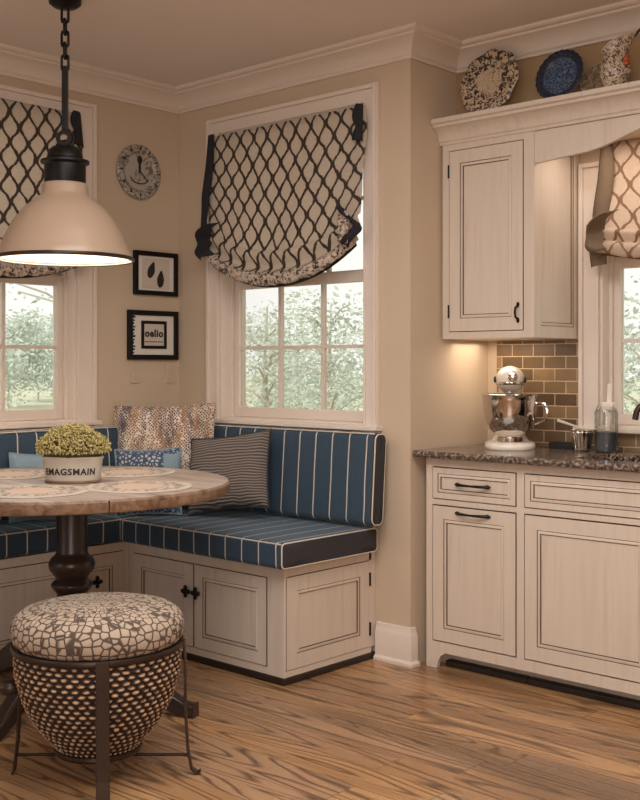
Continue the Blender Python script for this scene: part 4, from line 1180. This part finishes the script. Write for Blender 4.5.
def flute(r, k): return r * (1 + (.018 * math.cos(2 * PI * k / 96 * 24) if r > .1 else 0))
for (r, y) in lv:
    for k in range(96): mb.v.append((flute(r, k) * math.cos(2 * PI * k / 96), y, flute(r, k) * math.sin(2 * PI * k / 96)))
for j in range(len(lv) - 1):
    for i in range(96): mb.face([j * 96 + i, (j + 1) * 96 + i, (j + 1) * 96 + (i + 1) % 96, j * 96 + (i + 1) % 96], 1 if j < 4 else 0)
mb.build('plate', ['blue_plate_in', 'blue_plate_rim'], e, angle=60)
e = lean('oval_dish', 'small oval taupe dish with scalloped pale rim leaning behind the pitcher', -2.118, 4.028, LZ + .073, R(-14), 0, 'dish')
mb = MB(); lv = [(.045, .006, 0), (.098, -.002, 1), (.104, -.010, 1), (.098, -.012, 1), (.084, -.006, 0), (.001, -.001, 0)]
for (r, y, m) in lv:
    for k in range(64):
        a = 2 * PI * k / 64; q = 1 + (.025 * math.cos(14 * a) if m else 0); mb.v.append((r * q * math.cos(a), y, r * q * .68 * math.sin(a)))
for j in range(len(lv) - 1):
    for i in range(64): mb.face([j * 64 + i, (j + 1) * 64 + i, (j + 1) * 64 + (i + 1) % 64, j * 64 + (i + 1) % 64], 1 if 0 < j < 3 else 0)
mb.build('dish', ['taupe_china', 'floral'], e, angle=60)
e = thing('pitcher', 'grey floral china pitcher with dark spout and orange red flower', 'pitcher', (-2.02, 3.935, LZ), R(15))
mb = MB()
PR = [(.0, .038), (.01, .042), (.03, .052), (.06, .060), (.09, .056), (.12, .046), (.145, .044), (.175, .052)]
def pit(u, v):
    f_ = v * (len(PR) - 1); i = min(int(f_), len(PR) - 2); t_ = f_ - i
    z = PR[i][0] + (PR[i + 1][0] - PR[i][0]) * t_; r = PR[i][1] + (PR[i + 1][1] - PR[i][1]) * t_
    a = 2 * PI * u; c = math.cos(a); k = max(0, v - .7) / .3
    r *= 1 + .55 * k * max(0, c) ** 6; z += .030 * k * c
    return (r * c, r * math.sin(a), z)
mb.grid(48, 28, pit, 0, closeu=True); mb.lathe([(0, .001), (.038, .001)], 24, cap=False); mb.build('body', 'floral', e, angle=80, solid=.003)
P = [(pit(k / 48, 1)) for k in range(48)]; MB().tube(P, .003, 6, closed=True).build('lip', 'galv', e)
MB().tube([(.070, 0, .196), (.085, 0, .208), (.10, 0, .222)], [.008, .006, .005], 8).build('spout_tip', 'blackmatt', e)['label'] = 'dark spout tip'
MB().tube([(0, .042, .145), (0, .075, .15), (0, .088, .11), (0, .08, .06), (0, .052, .04)], .006, 8).build('handle', 'floral', e)
mb = MB(); 
for k in range(6):
    a = 2 * PI * k / 6; mb.ball((.052 + .003 * math.cos(a), -.036 + .012 * math.cos(a), .095 + .013 * math.sin(a)), .009, .007, .009, 10, 6)
mb.ball((.056, -.04, .095), .007, .006, .007, 8, 6); mb.build('painted_flower', 'red_flower', e)

# ------------------------------------------------------------------ outdoors
struct(MB().box(-160, 60, -60, 160, -.75, -.7).build('ground', 'grass', smooth=False), 'pale sunlit lawn outside the windows')
def tree(label, x, y, h, cr, n, leaf=.10, mat='leaf', trunk=.06, group=None, seed=0, low=.25, name='leafy_tree'):
    rn = random.Random(seed); e = thing(name, label, 'tree', (x, y, -.7), 0, group)
    mb = MB(); P = [(0, 0, 0), (.05, .02, h * .35), (-.05, .03, h * .6), (.02, 0, h * .92)]
    mb.tube(P, [trunk, trunk * .75, trunk * .5, .01], 8)
    tips = []
    for k in range(22):
        z0 = h * rn.uniform(low, .85); a = rn.uniform(0, 2 * PI); L = cr * rn.uniform(.5, 1) * (1.1 - .5 * (z0 / h))
        q = Vector((L * math.cos(a), L * math.sin(a), z0 + L * .45)); mb.tube([(0, 0, z0), tuple(Vector((0, 0, z0)).lerp(q, .5) + Vector((0, 0, .06))), tuple(q)], [trunk * .3, trunk * .18, .008], 5); tips.append((q, Vector((0, 0, z0))))
    mb.build('trunk', 'bark', e)
    mb = MB()
    cl = []
    for (q, o_) in tips:
        for t_ in (.7, 1.0): cl.append(o_.lerp(q, t_) + Vector((rn.gauss(0, .1), rn.gauss(0, .1), rn.gauss(0, .1))) * cr)
    for k in range(n):
        c = rn.choice(cl); rad = cr * .22
        p = c + Vector((rn.gauss(0, 1), rn.gauss(0, 1), rn.gauss(0, .7))) * rad
        u_ = Vector((rn.gauss(0, 1), rn.gauss(0, 1), rn.gauss(0, .5))).normalized(); v_ = u_.cross(Vector((rn.gauss(0, 1), rn.gauss(0, 1), rn.gauss(0, 1)))).normalized()
        s = leaf * rn.uniform(.6, 1.3); b = len(mb.v)
        mb.v += [tuple(p - u_ * s), tuple(p - v_ * s * .45), tuple(p + u_ * s), tuple(p + v_ * s * .45)]
        mb.face([b, b + 1, b + 2, b + 3])
    mb.build('crown', mat, e, smooth=False)
    return e
def at(px, d):
    l = (px - 320) / 1085; fx, fy = -math.sin(R(42.4)), math.cos(R(42.4)); rx, ry = math.cos(R(42.4)), math.sin(R(42.4))
    return ((fx + rx * l) * d, (fy + ry * l) * d)
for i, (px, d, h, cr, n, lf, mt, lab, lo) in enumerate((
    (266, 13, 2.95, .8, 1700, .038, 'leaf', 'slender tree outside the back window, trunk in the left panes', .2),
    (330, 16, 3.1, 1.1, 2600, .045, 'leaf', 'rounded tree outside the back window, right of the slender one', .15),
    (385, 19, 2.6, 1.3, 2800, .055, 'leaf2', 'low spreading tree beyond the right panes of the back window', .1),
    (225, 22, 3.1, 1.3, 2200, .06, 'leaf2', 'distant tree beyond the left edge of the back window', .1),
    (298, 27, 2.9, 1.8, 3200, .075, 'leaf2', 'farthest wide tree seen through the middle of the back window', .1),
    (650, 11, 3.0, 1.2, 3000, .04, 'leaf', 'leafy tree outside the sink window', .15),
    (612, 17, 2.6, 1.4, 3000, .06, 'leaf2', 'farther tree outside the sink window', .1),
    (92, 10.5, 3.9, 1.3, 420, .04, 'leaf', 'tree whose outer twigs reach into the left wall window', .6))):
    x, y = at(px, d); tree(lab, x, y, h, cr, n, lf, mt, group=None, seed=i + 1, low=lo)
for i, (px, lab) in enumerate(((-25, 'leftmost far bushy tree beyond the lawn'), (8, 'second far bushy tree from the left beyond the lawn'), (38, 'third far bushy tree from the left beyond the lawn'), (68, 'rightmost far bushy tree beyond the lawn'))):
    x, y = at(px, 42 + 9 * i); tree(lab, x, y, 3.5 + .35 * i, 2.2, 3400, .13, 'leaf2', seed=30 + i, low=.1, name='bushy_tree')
